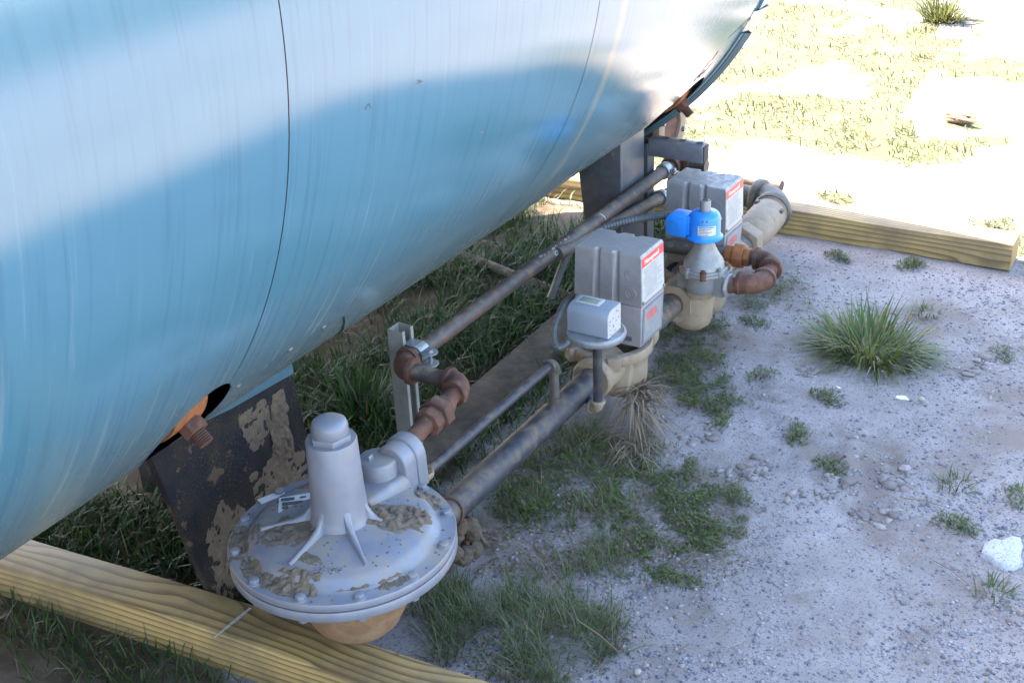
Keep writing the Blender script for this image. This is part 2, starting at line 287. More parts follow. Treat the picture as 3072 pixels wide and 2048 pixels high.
# ------------------------------------------------------------------ mesh building
class MB:
    def __init__(s): s.v = []; s.f = []
    def add(s, vs, fs):
        o = len(s.v); s.v += [Vector(v) for v in vs]; s.f += [tuple(i+o for i in f) for f in fs]; return s
    def frame(s, axis):
        a = Vector(axis).normalized(); h = Vector((0, 0, 1)) if abs(a.z) < .9 else Vector((0, 1, 0))
        u = h.cross(a).normalized(); v = a.cross(u).normalized(); return a, u, v
    def lathe(s, prof, origin=(0, 0, 0), axis=(0, 0, 1), seg=28, a0=0, a1=None, cap=True, rot=0):
        a, u, v = s.frame(axis); o = Vector(origin); full = a1 is None; n = seg if full else seg+1
        vs = []; fs = []
        for r, t in prof:
            for k in range(n):
                th = rot+(2*math.pi*k/seg if full else a0+(a1-a0)*k/seg)
                vs.append(o+a*t+(u*math.cos(th)+v*math.sin(th))*r)
        m = len(prof)
        for j in range(m-1):
            for k in range(seg):
                k2 = (k+1) % n
                fs.append((j*n+k, j*n+k2, (j+1)*n+k2, (j+1)*n+k))
        if cap and full:
            if prof[0][0] > 1e-6: fs.append(tuple(range(n-1, -1, -1)))
            if prof[-1][0] > 1e-6: fs.append(tuple((m-1)*n+k for k in range(n)))
        return s.add(vs, fs)
    def cyl(s, p0, p1, r0, r1=None, seg=20):
        p0 = Vector(p0); p1 = Vector(p1); r1 = r0 if r1 is None else r1
        return s.lathe([(r0, 0), (r1, (p1-p0).length)], p0, p1-p0, seg)
    def prism(s, n, p0, p1, r, rot=0): return s.lathe([(r, 0), (r, (Vector(p1)-Vector(p0)).length)], p0, Vector(p1)-Vector(p0), n, rot=rot)
    def tube(s, pts, r, seg=14, cap=True):
        pts = [Vector(p) for p in pts]; n = len(pts); rr = r if hasattr(r, '__len__') else [r]*n
        t0 = (pts[1]-pts[0]).normalized(); _, u, v = s.frame(t0); vs = []; fs = []
        for i, p in enumerate(pts):
            t = (pts[min(i+1, n-1)]-pts[max(i-1, 0)]).normalized()
            u = (u-t*u.dot(t)).normalized(); v = t.cross(u)
            for k in range(seg):
                th = 2*math.pi*k/seg; vs.append(p+(u*math.cos(th)+v*math.sin(th))*rr[i])
        for i in range(n-1):
            for k in range(seg):
                k2 = (k+1) % seg; fs.append((i*seg+k, i*seg+k2, (i+1)*seg+k2, (i+1)*seg+k))
        if cap: fs += [tuple(range(seg-1, -1, -1)), tuple((n-1)*seg+k for k in range(seg))]
        return s.add(vs, fs)
    def box(s, c, size, m=None):
        c = Vector(c); hx, hy, hz = (d/2 for d in size); vs = []
        for z in (-hz, hz):
            for x_, y_ in ((-hx, -hy), (hx, -hy), (hx, hy), (-hx, hy)):
                p = Vector((x_, y_, z)); vs.append(c+(m @ p if m else p))
        return s.add(vs, [(3, 2, 1, 0), (4, 5, 6, 7), (0, 1, 5, 4), (1, 2, 6, 5), (2, 3, 7, 6), (3, 0, 4, 7)])
    def loft(s, loops, cap=True):
        n = len(loops[0]); vs = [p for l in loops for p in l]; fs = []
        for j in range(len(loops)-1):
            for k in range(n): fs.append((j*n+k, j*n+(k+1) % n, (j+1)*n+(k+1) % n, (j+1)*n+k))
        if cap: fs += [tuple(range(n-1, -1, -1)), tuple((len(loops)-1)*n+k for k in range(n))]
        return s.add(vs, fs)
    def elbow(s, p, da, db, rp, L=None, fat=1.32):
        p = Vector(p); da = Vector(da).normalized(); db = Vector(db).normalized(); L = L or rp*2.1
        k = L*.92; pts = [p+da*L]
        for i in range(9):
            t = i/8*math.pi/2
            pts.append(p+da*k+db*k-da*k*math.sin(t)-db*k*math.cos(t))
        pts.append(p+db*L)
        s.tube(pts, rp*fat, 18)
        for d in (da, db): s.lathe([(rp*fat*.98, -rp*.25), (rp*1.55, -rp*.18), (rp*1.58, rp*.25), (rp*1.48, rp*.42), (rp*.9, rp*.42)], p+d*(L-rp*.2), d, 20)
        return s
    def lump(s, c, r, seed=0, sub=2, amp=.35, flat=None):
        bm = bmesh.new(); bmesh.ops.create_icosphere(bm, subdivisions=sub, radius=1); rd = random.Random(seed)
        ox = rd.random()*50; r = Vector(r) if hasattr(r, '__len__') else Vector((r, r, r)); vs = []
        from mathutils import noise
        for v in bm.verts:
            k = 1+amp*(noise.noise(v.co*1.6+Vector((ox, ox, 0)))+.7*noise.noise(v.co*4.1+Vector((0, ox, ox)))+.4*noise.noise(v.co*9+Vector((0, ox, ox))))
            q = Vector((v.co.x*r.x, v.co.y*r.y, v.co.z*r.z))*k
            if flat is not None: q.z = max(q.z, flat)
            vs.append(Vector(c)+q)
        fs = [tuple(v.index for v in f.verts) for f in bm.faces]; bm.free(); return s.add(vs, fs)
def base_of(o):
    v = Vector((0, 0, 0))
    while o: v += o.location; o = o.parent
    return v
def obj(name, mb, mat, parent=None, bevel=0, sharp=35, segs=2, loc=None, merge=0):
    me = bpy.data.meshes.new(name); b = base_of(parent) if parent else (Vector(loc) if loc else Vector((0, 0, 0)))
    me.from_pydata([v-b for v in mb.v], [], mb.f)
    bm = bmesh.new(); bm.from_mesh(me)
    if merge: bmesh.ops.remove_doubles(bm, verts=bm.verts, dist=merge)
    bmesh.ops.recalc_face_normals(bm, faces=bm.faces)
    if bevel:
        ed = [e for e in bm.edges if len(e.link_faces) == 2 and e.calc_face_angle(0) > R_(32)]
        bmesh.ops.bevel(bm, geom=ed, offset=bevel, segments=segs, profile=.5, affect='EDGES', clamp_overlap=True)
    bm.to_mesh(me); bm.free()
    me.materials.append(M[mat] if isinstance(mat, str) else mat)
    for p in me.polygons: p.use_smooth = True
    me.set_sharp_from_angle(angle=R_(sharp))
    o = bpy.data.objects.new(name, me); COL.objects.link(o)
    if parent: o.parent = parent
    elif loc: o.location = loc
    return o
def tag(o, label=None, cat=None, group=None, kind=None):
    if label: o['label'] = label
    if cat: o['category'] = cat
    if group: o['group'] = group
    if kind: o['kind'] = kind
    return o
def thing(name, label, cat, loc, group=None):
    o = bpy.data.objects.new(name, None); COL.objects.link(o); o.location = loc; o.empty_display_size = .05
    return tag(o, label, cat, group)
def copy_tree(o, parent=None):
    c = o.copy(); COL.objects.link(c); c.parent = parent
    for ch in list(o.children): copy_tree(ch, c)
    return c
def arrays_obj(name, V, Fa, mat, loop=3):
    me = bpy.data.meshes.new(name); V = np.asarray(V, np.float32).reshape(-1, 3); Fa = np.asarray(Fa, np.int32).reshape(-1, loop)
    me.vertices.add(len(V)); me.vertices.foreach_set('co', V.ravel()); me.loops.add(Fa.size); me.loops.foreach_set('vertex_index', Fa.ravel())
    me.polygons.add(len(Fa)); me.polygons.foreach_set('loop_start', np.arange(len(Fa), dtype=np.int32)*loop)
    me.polygons.foreach_set('loop_total', np.full(len(Fa), loop, np.int32))
    me.update(calc_edges=True); me.validate()
    me.materials.append(M[mat]); o = bpy.data.objects.new(name, me); COL.objects.link(o); return o
def text(name, body, size, origin, xd, yd, mat, parent, depth=.0004, align='LEFT', sx=1.0):
    cu = bpy.data.curves.new('t', 'FONT'); cu.body = body; cu.size = size; cu.align_x = align; cu.extrude = depth/2; cu.resolution_u = 3
    t = bpy.data.objects.new('t', cu); COL.objects.link(t); dg = bpy.context.evaluated_depsgraph_get(); dg.update()
    me = bpy.data.meshes.new_from_object(t.evaluated_get(dg)); bpy.data.objects.remove(t)
    xd = Vector(xd).normalized(); yd = Vector(yd).normalized(); zd = xd.cross(yd); b = base_of(parent)
    for v in me.vertices: v.co = Vector(origin)+xd*v.co.x*sx+yd*v.co.y+zd*v.co.z-b
    me.name = name; me.materials.clear(); me.materials.append(M[mat]); o = bpy.data.objects.new(name, me); COL.objects.link(o); o.parent = parent; return o
X, Y, Z = Vector((1, 0, 0)), Vector((0, 1, 0)), Vector((0, 0, 1))

# ------------------------------------------------------------------ ground (one sheet to the horizon)
def axis_vals(lo, hi, step, far):
    a = list(np.arange(lo, hi+1e-6, step)); st = step; b = []; p = hi
    while p < far: st *= 1.28; p += st; b.append(p)
    st = step; c = []; p = lo
    while p > -far: st *= 1.28; p -= st; c.append(p)
    return np.array(c[::-1]+a+b)
def grow(p, st, far):
    out = []
    while abs(p) < far: st *= 1.25; p += st; out.append(p)
    return out
gx = np.array(grow(-6.0, -.07, 900)[::-1]+list(np.arange(-6.0, -2.9, .07))+list(np.arange(-2.9, .5, .014))+list(np.arange(.52, 2.0, .08))+grow(2.0, .08, 900))
gy = np.array(grow(1.09, -.02, 900)[::-1]+list(np.arange(1.1, 4.9, .016))+list(np.arange(4.92, 10, .06))+grow(10, .07, 900))
XX, YY = np.meshgrid(gx, gy); ZZ = ground_h(XX, YY)
fade = np.clip((60-np.hypot(XX, YY))/50, 0, 1); ZZ = ZZ*fade
V = np.stack([XX, YY, ZZ], -1).reshape(-1, 3); nx, ny = len(gx), len(gy)
ii, jj = np.meshgrid(np.arange(nx-1), np.arange(ny-1)); q0 = jj*nx+ii
Fq = np.stack([q0, q0+1, q0+nx+1, q0+nx], -1).reshape(-1, 4)
ground = arrays_obj('ground', V, Fq, 'ground', 4); ground['kind'] = 'structure'
for p in ground.data.polygons: p.use_smooth = True

# vegetation areas, outlined in photo pixels on the ground plane
MATS = {
 'a': [(1470, 1580), (1490, 1430), (1640, 1330), (1780, 1270), (1960, 1310), (2000, 1390), (1930, 1500), (1780, 1560), (1600, 1600)],
 'b': [(1840, 1530), (1950, 1385), (2080, 1370), (2200, 1440), (2240, 1560), (2190, 1690), (2000, 1730), (1850, 1650)],
 'c': [(1950, 1010), (2060, 945), (2160, 955), (2215, 1010), (2180, 1060), (2120, 1080), (2190, 1130), (2235, 1190), (2180, 1265), (2080, 1250), (2000, 1170)],
 'd': [(2150, 880), (2280, 850), (2390, 850), (2370, 900), (2300, 930), (2180, 930)],
}
FINE = [(1170, 1890), (1290, 1760), (1500, 1720), (1700, 1790), (1890, 1850), (1860, 1960), (1720, 2060), (1540, 2060), (1300, 1970)]
THIN = [(1420, 1540), (1760, 1500), (1860, 1640), (1900, 1740), (1500, 1720), (1410, 1640)]
PX, PY = to_px(XX, YY)
ok = (YY > .3) & (np.hypot(XX, YY) < 30)
turf = np.zeros_like(XX)
wob = (fbm(XX*8, YY*8, 3)-.5)*.25
turf = np.maximum(turf, np.clip(((-1.53+wob*.5)-XX)/.12, 0, 1)*(YY < 3.9)*(YY > -3)*.85)
for pl in list(MATS.values())+[FINE]:
    turf = np.maximum(turf, .38*(ok & in_poly(PX, PY, pl)))
turf = np.maximum(turf, .30*(ok & in_poly(PX, PY, THIN)))
turf = np.maximum(turf, .75*((YY < 1.36) & (YY > .2) & (XX < -1.2) & (XX > -3)))
# blur
for _ in range(3):
    t2 = turf.copy(); t2[1:-1, 1:-1] = (turf[1:-1, 1:-1]*2+turf[:-2, 1:-1]+turf[2:, 1:-1]+turf[1:-1, :-2]+turf[1:-1, 2:])/6; turf = t2
FIELD = [(1900, 480), (2000, -200), (2880, -200), (2780, 120), (2740, 330), (2780, 480), (2700, 560), (2540, 620), (2360, 560), (2200, 560)]
def thatch(x, y):
    cl_ = fbm(x*2.6, y*2.6, 23, 4); px_, py_ = to_px(x, y); ins = in_poly(px_+(fbm(x*1.3, y*1.3, 4)-.5)*300, py_, FIELD) & (y > 4.05)
    return np.where(ins, np.clip((cl_-.38)*6, 0, 1), np.clip((cl_-.58)*6, 0, .8)*(y > 4.05)*(px_ < 3400)), cl_
th = thatch(XX, YY)[0]*(ok & (YY < 14)); th = np.where((YY > 4.05) & ~ok, .0, th)
at = ground.data.attributes.new('thatch', 'FLOAT', 'POINT'); at.data.foreach_set('value', th.reshape(-1).astype(np.float32))
at = ground.data.attributes.new('turf', 'FLOAT', 'POINT'); at.data.foreach_set('value', turf.reshape(-1).astype(np.float32))

# ------------------------------------------------------------------ tank
TXC, TZC, TR = -2.219, 1.3165, 1.0
SEAM1, SEAM2, TEND, TBEG = 1.3747, 2.3419, 3.470, -2.6
tank = thing('storage_tank', 'long horizontal tank clad in glossy light blue metal sheets on steel legs', 'tank', (TXC, 0, TZC))
def on_tank(y, ang, r=TR): return Vector((TXC+r*math.cos(ang), y, TZC+r*math.sin(ang)))
def lap(y):                                    # lower edge of the side sheets (angle), in degrees
    pts = [(-3, -60), (1.0, -58), (1.28, -50), (1.40, -41.0), (1.47, -39.6), (1.68, -39.2), (1.72, -40.5), (1.95, -58), (2.55, -58), (2.72, -50), (2.88, -45.2), (3.24, -42.4), (3.6, -40)]
    for (a, b), (c, d) in zip(pts, pts[1:]):
        if a <= y <= c: return R_(b+(d-b)*(y-a)/(c-a))
    return R_(-60)
HOLES = [(1.333, R_(-44.5), .080, R_(7.6)), (3.318, R_(-45), .088, R_(6.8))]
def shell(name, y0, y1, lowf, a_hi, r, mat, holes=True, dy=.03, da=R_(1.5)):
    ys = list(np.linspace(y0, y1, max(3, int((y1-y0)/dy)))); pts = []; edges = []
    lo_pts = [(y, lowf(y)) for y in ys]
    def side(y):
        out = []; a = lowf(y)+da*.6
        while a < a_hi-da*.4:
            out.append((y, a)); a += da if a < R_(40) else da*4
        return out
    ring = lo_pts+side(y1)+[(y, a_hi) for y in reversed(ys)]+side(y0)[::-1]
    for p in ring: pts.append(Vector((p[0], p[1])))
    n = len(ring); edges = [(i, (i+1) % n) for i in range(n)]
    hs = [h for h in HOLES if holes and h[0]+h[2] > y0 and h[0]-h[2] < y1]
    for hy, ha, ry, ra in hs:
        o = len(pts); k = 40
        for i in range(k):
            t = 2*math.pi*i/k; pts.append(Vector((hy+ry*math.cos(t), ha+ra*math.sin(t))))
        edges += [(o+i, o+(i+1) % k) for i in range(k)]
    for y in ys[1:-1]:
        l = lowf(y); a = l+da*.6
        while a < a_hi-da*.4:
            if not any(((y-h[0])/(h[2]*1.12))**2+((a-h[1])/(h[3]*1.12))**2 < 1 for h in hs): pts.append(Vector((y, a)))
            a += da if a < R_(40) else da*4
    vv, ee, ff, *_ = geometry.delaunay_2d_cdt(pts, edges, [], 0, 1e-6)
    keep = []
    for f in ff:
        cy_ = sum(vv[i].x for i in f)/len(f); ca = sum(vv[i].y for i in f)/len(f)
        if not (y0 < cy_ < y1 and lowf(cy_) < ca < a_hi): continue
        if any(((cy_-h[0])/h[2])**2+((ca-h[1])/h[3])**2 < 1 for h in hs): continue
        keep.append(tuple(f))
    me = bpy.data.meshes.new(name)
    co = [(r*math.cos(p.y), p.x, r*math.sin(p.y)) for p in vv]
    me.from_pydata(co, [], keep)
    for p in me.polygons: p.use_smooth = True
    nr = [Vector((math.cos(p.y), 0, math.sin(p.y))) for p in vv]
    bm = bmesh.new(); bm.from_mesh(me)
    for f in bm.faces:
        c = f.calc_center_median()
        if f.normal.dot(Vector((c.x, 0, c.z))) < 0: f.normal_flip()
    bmesh.ops.delete(bm, geom=[v for v in bm.verts if not v.link_faces], context='VERTS')
    bm.to_mesh(me); bm.free()
    me.normals_split_custom_set_from_vertices([Vector((v.co.x, 0, v.co.z)).normalized() for v in me.vertices])
    me.materials.append(M[mat]); o = bpy.data.objects.new(name, me); COL.objects.link(o); o.parent = tank
    return o
GAP = .0012
shell('cladding_sheet', TBEG, SEAM1-GAP, lap, R_(225), TR, 'tank', dy=.05)
shell('cladding_sheet', SEAM1+GAP, SEAM2-GAP, lap, R_(225), TR, 'tank')
shell('cladding_sheet', SEAM2+GAP, TEND, lap, R_(225), TR, 'tank')
shell('bottom_sheet', TBEG, TEND, lambda y: R_(-136), R_(-37), TR-.0032, 'tank', dy=.05, da=R_(2))
mb = MB(); mb.lathe([(TR-.011, TBEG), (TR-.011, TEND-.02)], (TXC, 0, TZC), (0, 1, 0), 96, cap=False)
# backing shell behind the joints and holes: leaves an opening round each hole so that the lug shows
keepf = []
for f in mb.f:
    keepf.append(f)
def backing():
    m = MB()
    ya = [TBEG, 1.18, 1.50, 3.12, TEND-.02]; 
    for (y0, y1), full in zip(zip(ya, ya[1:]), (1, 0, 1, 0)):
        if full: m.lathe([(TR-.011, y0), (TR-.011, y1)], (TXC, 0, TZC), (0, 1, 0), 96, cap=False)
        else:
            n = 90; vs = []; fs = []
            for k in range(n+1):
                a = R_(-25)+R_(300)*k/n
                vs += [on_tank(y0, a, TR-.011), on_tank(y1, a, TR-.011)]
            for k in range(n): fs.append((2*k, 2*k+1, 2*k+3, 2*k+2))
            m.add(vs, fs)
    m.lathe([(TR-.12, TBEG), (TR-.12, TEND)], (TXC, 0, TZC), (0, 1, 0), 64)
    return m
obj('inner_shell', backing(), 'hole_dark', tank)
# dished heads
hp = [(TR*math.cos(t)*.995, TEND+.008+.62*math.sin(t)) for t in np.linspace(0, math.pi/2, 16)]; hp[-1] = (0.0005, hp[-1][1])
obj('dished_head', MB().lathe(hp, (TXC, 0, TZC), (0, 1, 0), 64), 'tank', tank, sharp=60)
hp = [(r, TBEG-(t-TEND)) for r, t in hp]
obj('dished_head', MB().lathe(hp, (TXC, 0, TZC), (0, 1, 0), 64), 'tank', tank, sharp=60)
def ring_seg(name, prof, a0, a1, mat, n=70):
    m = MB(); loops = []
    for k in range(n+1):
        a = a0+(a1-a0)*k/n; loops.append([on_tank(y, a, r) for r, y in prof])
    vs = [p for l in loops for p in l]; q = len(prof); fs = []
    for k in range(n):
        for j in range(q-1): fs.append((k*q+j, k*q+j+1, (k+1)*q+j+1, (k+1)*q+j))
    m.add(vs, fs); return obj(name, m, mat, tank, sharp=30)
ring_seg('edge_trim', [(1.0006, 3.392), (1.004, 3.395), (1.0045, 3.416), (1.008, 3.418), (1.0185, 3.442), (1.017, 3.446), (.985, 3.45)], R_(-140), R_(-30.2), 'ring')
ring_seg('edge_trim', [(1.0012, 3.43), (1.006, 3.433), (1.006, 3.500), (.97, 3.502)], R_(-26.0), R_(200), 'tank')
ring_seg('inner_flange', [(1.0008, 3.405), (1.006, 3.425), (1.010, 3.50), (.95, 3.505)], R_(-30.0), R_(-26.2), 'cream', 8)
obj('lap_strip', MB().add([on_tank(3.30, R_(-29.6), 1.0012), on_tank(3.485, R_(-26.6), 1.004), on_tank(3.485, R_(-26.2), 1.0042), on_tank(3.30, R_(-29.3), 1.0014)], [(0, 1, 2, 3)]), 'ring', tank)
for sy_ in (SEAM1, SEAM2): ring_seg('seam_filler', [(.9982, sy_-.006), (.9982, sy_+.006)], R_(-36.5 if sy_ == SEAM1 else -60), R_(40), 'seam', 60)
for y in (1.43, 1.56, 1.655, 2.80, 2.90, 2.99, 3.12, 3.22):
    a = lap(y)-R_(.85); p = on_tank(y, a, TR-.0032); d = p-Vector((TXC, y, TZC))
    obj('rivet', MB().lathe([(.0055, 0), (.005, .002), (.003, .0035), (.0003, .004)], p, d, 10), 'screw', tank)
for px in ((1260, 242), (1105, 321)):          # small rust scars on the side sheets
    d = ray(px); A_ = d[0]**2+d[2]**2; ox, oz = -TXC, CAM_H-TZC; B_ = d[0]*ox+d[2]*oz; C_ = ox*ox+oz*oz-(TR+.0004)**2
    t = (-B_-math.sqrt(B_*B_-A_*C_))/A_; p = Vector((d[0]*t, d[1]*t, CAM_H+d[2]*t)); n_ = Vector((p.x-TXC, 0, p.z-TZC)).normalized(); tg = Vector((-n_.z, 0, n_.x))
    m = MB()
    for k in range(5):
        a = random.uniform(-1, 1); c0 = p+Y*random.uniform(-.008, .008)+tg*random.uniform(-.004, .004); dv = (Y*math.cos(a)+tg*math.sin(a))*.005; ev = dv.cross(n_).normalized()*.0007
        m.add([c0-dv, c0+ev, c0+dv, c0-ev], [(0, 1, 2, 3)])
    obj('rust_scar', m, 'rust', tank)
# rust streaks above far hole
m = MB()
for a0, a1, y, wd in ((-37.2, -33.0, 3.24, .006), (-36.8, -31.5, 3.262, .009), (-36.5, -34.2, 3.285, .005)):
    m.add([on_tank(y-wd, R_(a0), 1.0009), on_tank(y+wd, R_(a0), 1.0009), on_tank(y+.012+wd*.3, R_(a1), 1.0009), on_tank(y+.012-wd*.3, R_(a1), 1.0009)], [(0, 1, 2, 3)])
obj('rust_streak', m, 'rust', tank)
def lug(y, ang, k=1.0):
    d = Vector((math.cos(ang), 0, math.sin(ang))); o = Vector((TXC, y, TZC)); tg = Vector((-d.z, 0, d.x))
    m = MB()                                  # rusty cupped strap inside the opening
    loops = []
    for i in range(15):
        t = -1.2+2.4*i/14; c0 = o+d*(TR-.044+.036*math.cos(t*1.2))+tg*(.074*k*math.sin(t))
        loops.append([c0-Y*.040*k-d*.01, c0-Y*.046*k+d*.008, c0+Y*.030*k+d*.006, c0+Y*.030*k-d*.01])
    m.loft(loops)
    l = obj('lug', m, 'rust_orange', tank, bevel=.0015)
    m = MB(); m.lathe([(.030*k, 0), (.030*k, .006), (.010, .006)], o+d*(TR-.018), d, 24); m.prism(6, o+d*(TR-.012), o+d*(TR+.020*k), .0235*k, .4)
    obj('nut', m, 'rust', l, bevel=.002)
    pr_ = []
    for i in range(15): pr_ += [(.0125*k, i*.0042), (.0148*k, i*.0042+.0021)]
    pr_ += [(.011*k, .063)]
    obj('stud', MB().lathe(pr_, o+d*(TR-.018), d, 18), 'rust', l, sharp=70)
    return l
lug(1.327, R_(-43.2)); lug(3.385, R_(-46.0), .95)

# ------------------------------------------------------------------ supports under the tank
def mud_sheet(name, org, ud, vd, nd, ru, rv, hmax, seed, mat, parent, res=46, surf=None, thr=.42, sc=9.0):
    org, ud, vd, nd = Vector(org), Vector(ud), Vector(vd), Vector(nd); g = np.linspace(-1, 1, res); A, B = np.meshgrid(g, g)
    fall = 1-np.clip(np.hypot(A, B)+(fbm(A*2.2+seed, B*2.2, seed, 3)-.5)*.9, 0, 1.4)**2
    h = (fbm(A*ru*sc*10+seed*3, B*rv*sc*10, seed+5, 4)-thr)*1.5*np.clip(fall*1.6, -1, 1)
    h = np.where(fall > .02, h+.42*np.clip(fall, 0, 1), -1)
    fine = (fbm(A*ru*260+seed, B*rv*260, seed+9, 2)-.5)*.35
    m = MB(); idx = -np.ones(A.shape, int)
    for i in range(res):
        for j in range(res):
            hh = max(-.05, float(h[i, j]))*hmax*(1+float(fine[i, j])*1.2) if h[i, j] > 0 else -.0012
            p = org+ud*ru*float(A[i, j])+vd*rv*float(B[i, j])
            if surf: p = surf(p)
            idx[i, j] = len(m.v); m.v.append(p+nd*hh)
    for i in range(res-1):
        for j in range(res-1):
            if max(h[i, j], h[i+1, j], h[i, j+1], h[i+1, j+1]) > 0: m.f.append((idx[i, j], idx[i, j+1], idx[i+1, j+1], idx[i+1, j]))
    return tag(obj(name, m, mat, parent, sharp=70), kind='stuff')
LX = -1.70
leg = thing('support_leg', 'wide mud splashed black steel support leg behind the round regulator', 'support', (LX, 1.6, 0))
m = MB(); prof = [(1.402, .475), (1.812, .475), (1.865, -.02), (1.512, -.02)]
m.loft([[Vector((LX, y, z)) for y, z in prof], [Vector((LX-.02, y, z)) for y, z in prof]]); obj('plate', m, 'saddle', leg, bevel=.002)
m = MB(); m.box((LX-.27, 1.80, .20), (.50, .016, .44)); obj('web', m, 'saddle', leg, bevel=.002)
q_ = [(1.55, .462), (1.812, .490), (1.8155, .438), (1.62, .452)]
obj('painted_strip', MB().loft([[Vector((LX+.0006, y, z)) for y, z in q_], [Vector((LX+.0036, y, z)) for y, z in q_]]), 'blue_strip', leg)
mud_sheet('dried_mud', (LX, 1.757, .325), Y, Z, X, .034, .095, .016, 21, 'mud', leg)
mud_sheet('dried_mud', (LX, 1.735, .19), Y, Z, X, .085, .10, .007, 22, 'mud', leg, thr=.50)
mud_sheet('dried_mud', (LX, 1.69, .38), Y, Z, X, .05, .06, .004, 26, 'mud', leg, thr=.52)
mud_sheet('dried_mud', (LX, 1.56, .15), Y, Z, X, .06, .12, .004, 27, 'mud', leg, thr=.54)
for k in range(9):
    mud_sheet('dried_mud', (LX, random.uniform(1.50, 1.80), random.uniform(.06, .30)), Y, Z, X, random.uniform(.008, .016), random.uniform(.008, .02), .005, 60+k, 'mud', leg, 16, thr=.40)
leg2 = thing('support_leg', 'dark box shaped steel support leg beside the slotted channel bracket', 'support', (-1.64, 3.18, 0))
m = MB(); pr_ = [(-1.712, .490), (-1.575, .585), (-1.575, -.02), (-1.655, -.02)]
m.loft([[Vector((x, 3.10, z)) for x, z in pr_], [Vector((x, 3.112, z)) for x, z in pr_]]); obj('web', m, 'darkgrey', leg2, bevel=.001)
m = MB(); m.box((-1.583, 3.182, .285), (.014, .139, .60)); obj('plate', m, 'darkgrey', leg2, bevel=.002)

# slotted channel bracket (post and arm)
br = thing('channel_bracket', 'grey slotted steel channel bracket with an arm reaching past the tank end', 'bracket', (-1.60, 3.29, 0))
def channel(p0, p1, side, open_dir, w=.041, t=.0025, lip=.010):
    p0 = Vector(p0); p1 = Vector(p1); a = (p1-p0).normalized(); sd = Vector(side).normalized(); od = Vector(open_dir).normalized(); h = w/2
    pr = [(-h, h), (-h, -h), (h, -h), (h, h), (h-lip, h), (h-lip, h-t*2.2), (h-t, h-t*2.2), (h-t, -h+t), (-h+t, -h+t), (-h+t, h-t*2.2), (-h+lip, h-t*2.2), (-h+lip, h)]
    m = MB(); m.loft([[p+sd*u+od*v for u, v in pr] for p in (p0, p1)]); return m
obj('post', channel((-1.600, 3.30, 0), (-1.600, 3.30, .500), Y, -X, .045), 'darkgrey', br, bevel=.0008, segs=1)
obj('arm', MB().box((-1.493, 3.30, .490), (.172, .041, .055)), 'arm_grey', br, bevel=.006)
for x in (-1.53, -1.478, -1.425):
    obj('slot', MB().lathe([(.010, 0), (.010, .0012)], (x, 3.30, .5172), Z, 14), 'hole_dark', br)
obj('open_end', MB().box((-1.4055, 3.30, .490), (.004, .033, .046)), 'hole_dark', br, bevel=.004)

# flange on a nozzle under the tank end
fl = thing('pipe_flange', 'round bolted pipe flange with rusty brown face below the tank end', 'flange', (-1.76, 3.80, .0))
fc = Vector((-1.742, 3.80, .375))
obj('flange_ring', MB().lathe([(.062, -.02), (.105, -.02), (.105, .004), (.062, .004), (.062, -.02)], fc, X, 40, cap=False), 'cast_tan', fl, bevel=.001)
obj('blank_face', MB().lathe([(.068, -.012), (.068, -.006)], fc, X, 36), 'rust', fl)
for k in range(8):
    a = 2*math.pi*(k+.5)/8; p = fc+Y*.084*math.cos(a)+Z*.084*math.sin(a)
    obj('bolt', MB().prism(6, p+X*.003, p+X*.013, .009), 'screw', fl, bevel=.001)
obj('nozzle', MB().cyl(fc-X*.02, fc-X*.16, .06, seg=28), 'grey_pipe', fl)
obj('riser', MB().tube([fc-X*.15, fc-X*.19+Z*.02, fc-X*.20+Z*.06, fc-X*.20+Z*.20], .057, 20), 'grey_pipe', fl)

# ------------------------------------------------------------------ timbers
def timber(name, label, x0, x1, yA, slope, depth, h, mat, z0=-.006, twist=0.0):
    L = x1-x0; a = math.atan(slope); cx = (x0+x1)/2; o_loc = Vector((cx, yA+slope*(cx+2.18)+depth/2, z0))
    rm = Matrix.Rotation(a, 3, 'Z'); m = MB(); n = 40; loops = []
    for i in range(n+1):
        u = -L/2+L*i/n; dz = .004*math.sin(u*2.1+.5)+.0025*math.sin(u*7)-.001; dy = .003*math.sin(u*3+1); hh = h+dz
        pr = [(-depth/2+.004, 0), (-depth/2, .004), (-depth/2, hh-.006), (-depth/2+.002, hh-.002), (-depth/2+.007, hh), (depth/2-.007, hh), (depth/2-.002, hh-.002), (depth/2, hh-.006), (depth/2, .004), (depth/2-.004, 0)]
        loops.append([Vector((u, p[0]+dy, p[1])) for p in pr])
    m.loft(loops); o = obj(name, m, mat, sharp=40); o.location = o_loc; o.rotation_euler = (0, 0, a)
    return tag(o, label, 'timber')
tn = timber('timber_beam', 'sawn yellow pine timber with bold grain lying under the round regulator', -3.2, -.60, 1.3430, .080, .102, .094, 'timber_a')
tf_ = timber('timber_beam', 'pale pine timber half in sunlight beyond the rusty pipe bend', -2.75, -.662, 3.93, .028, .118, .086, 'timber_b')
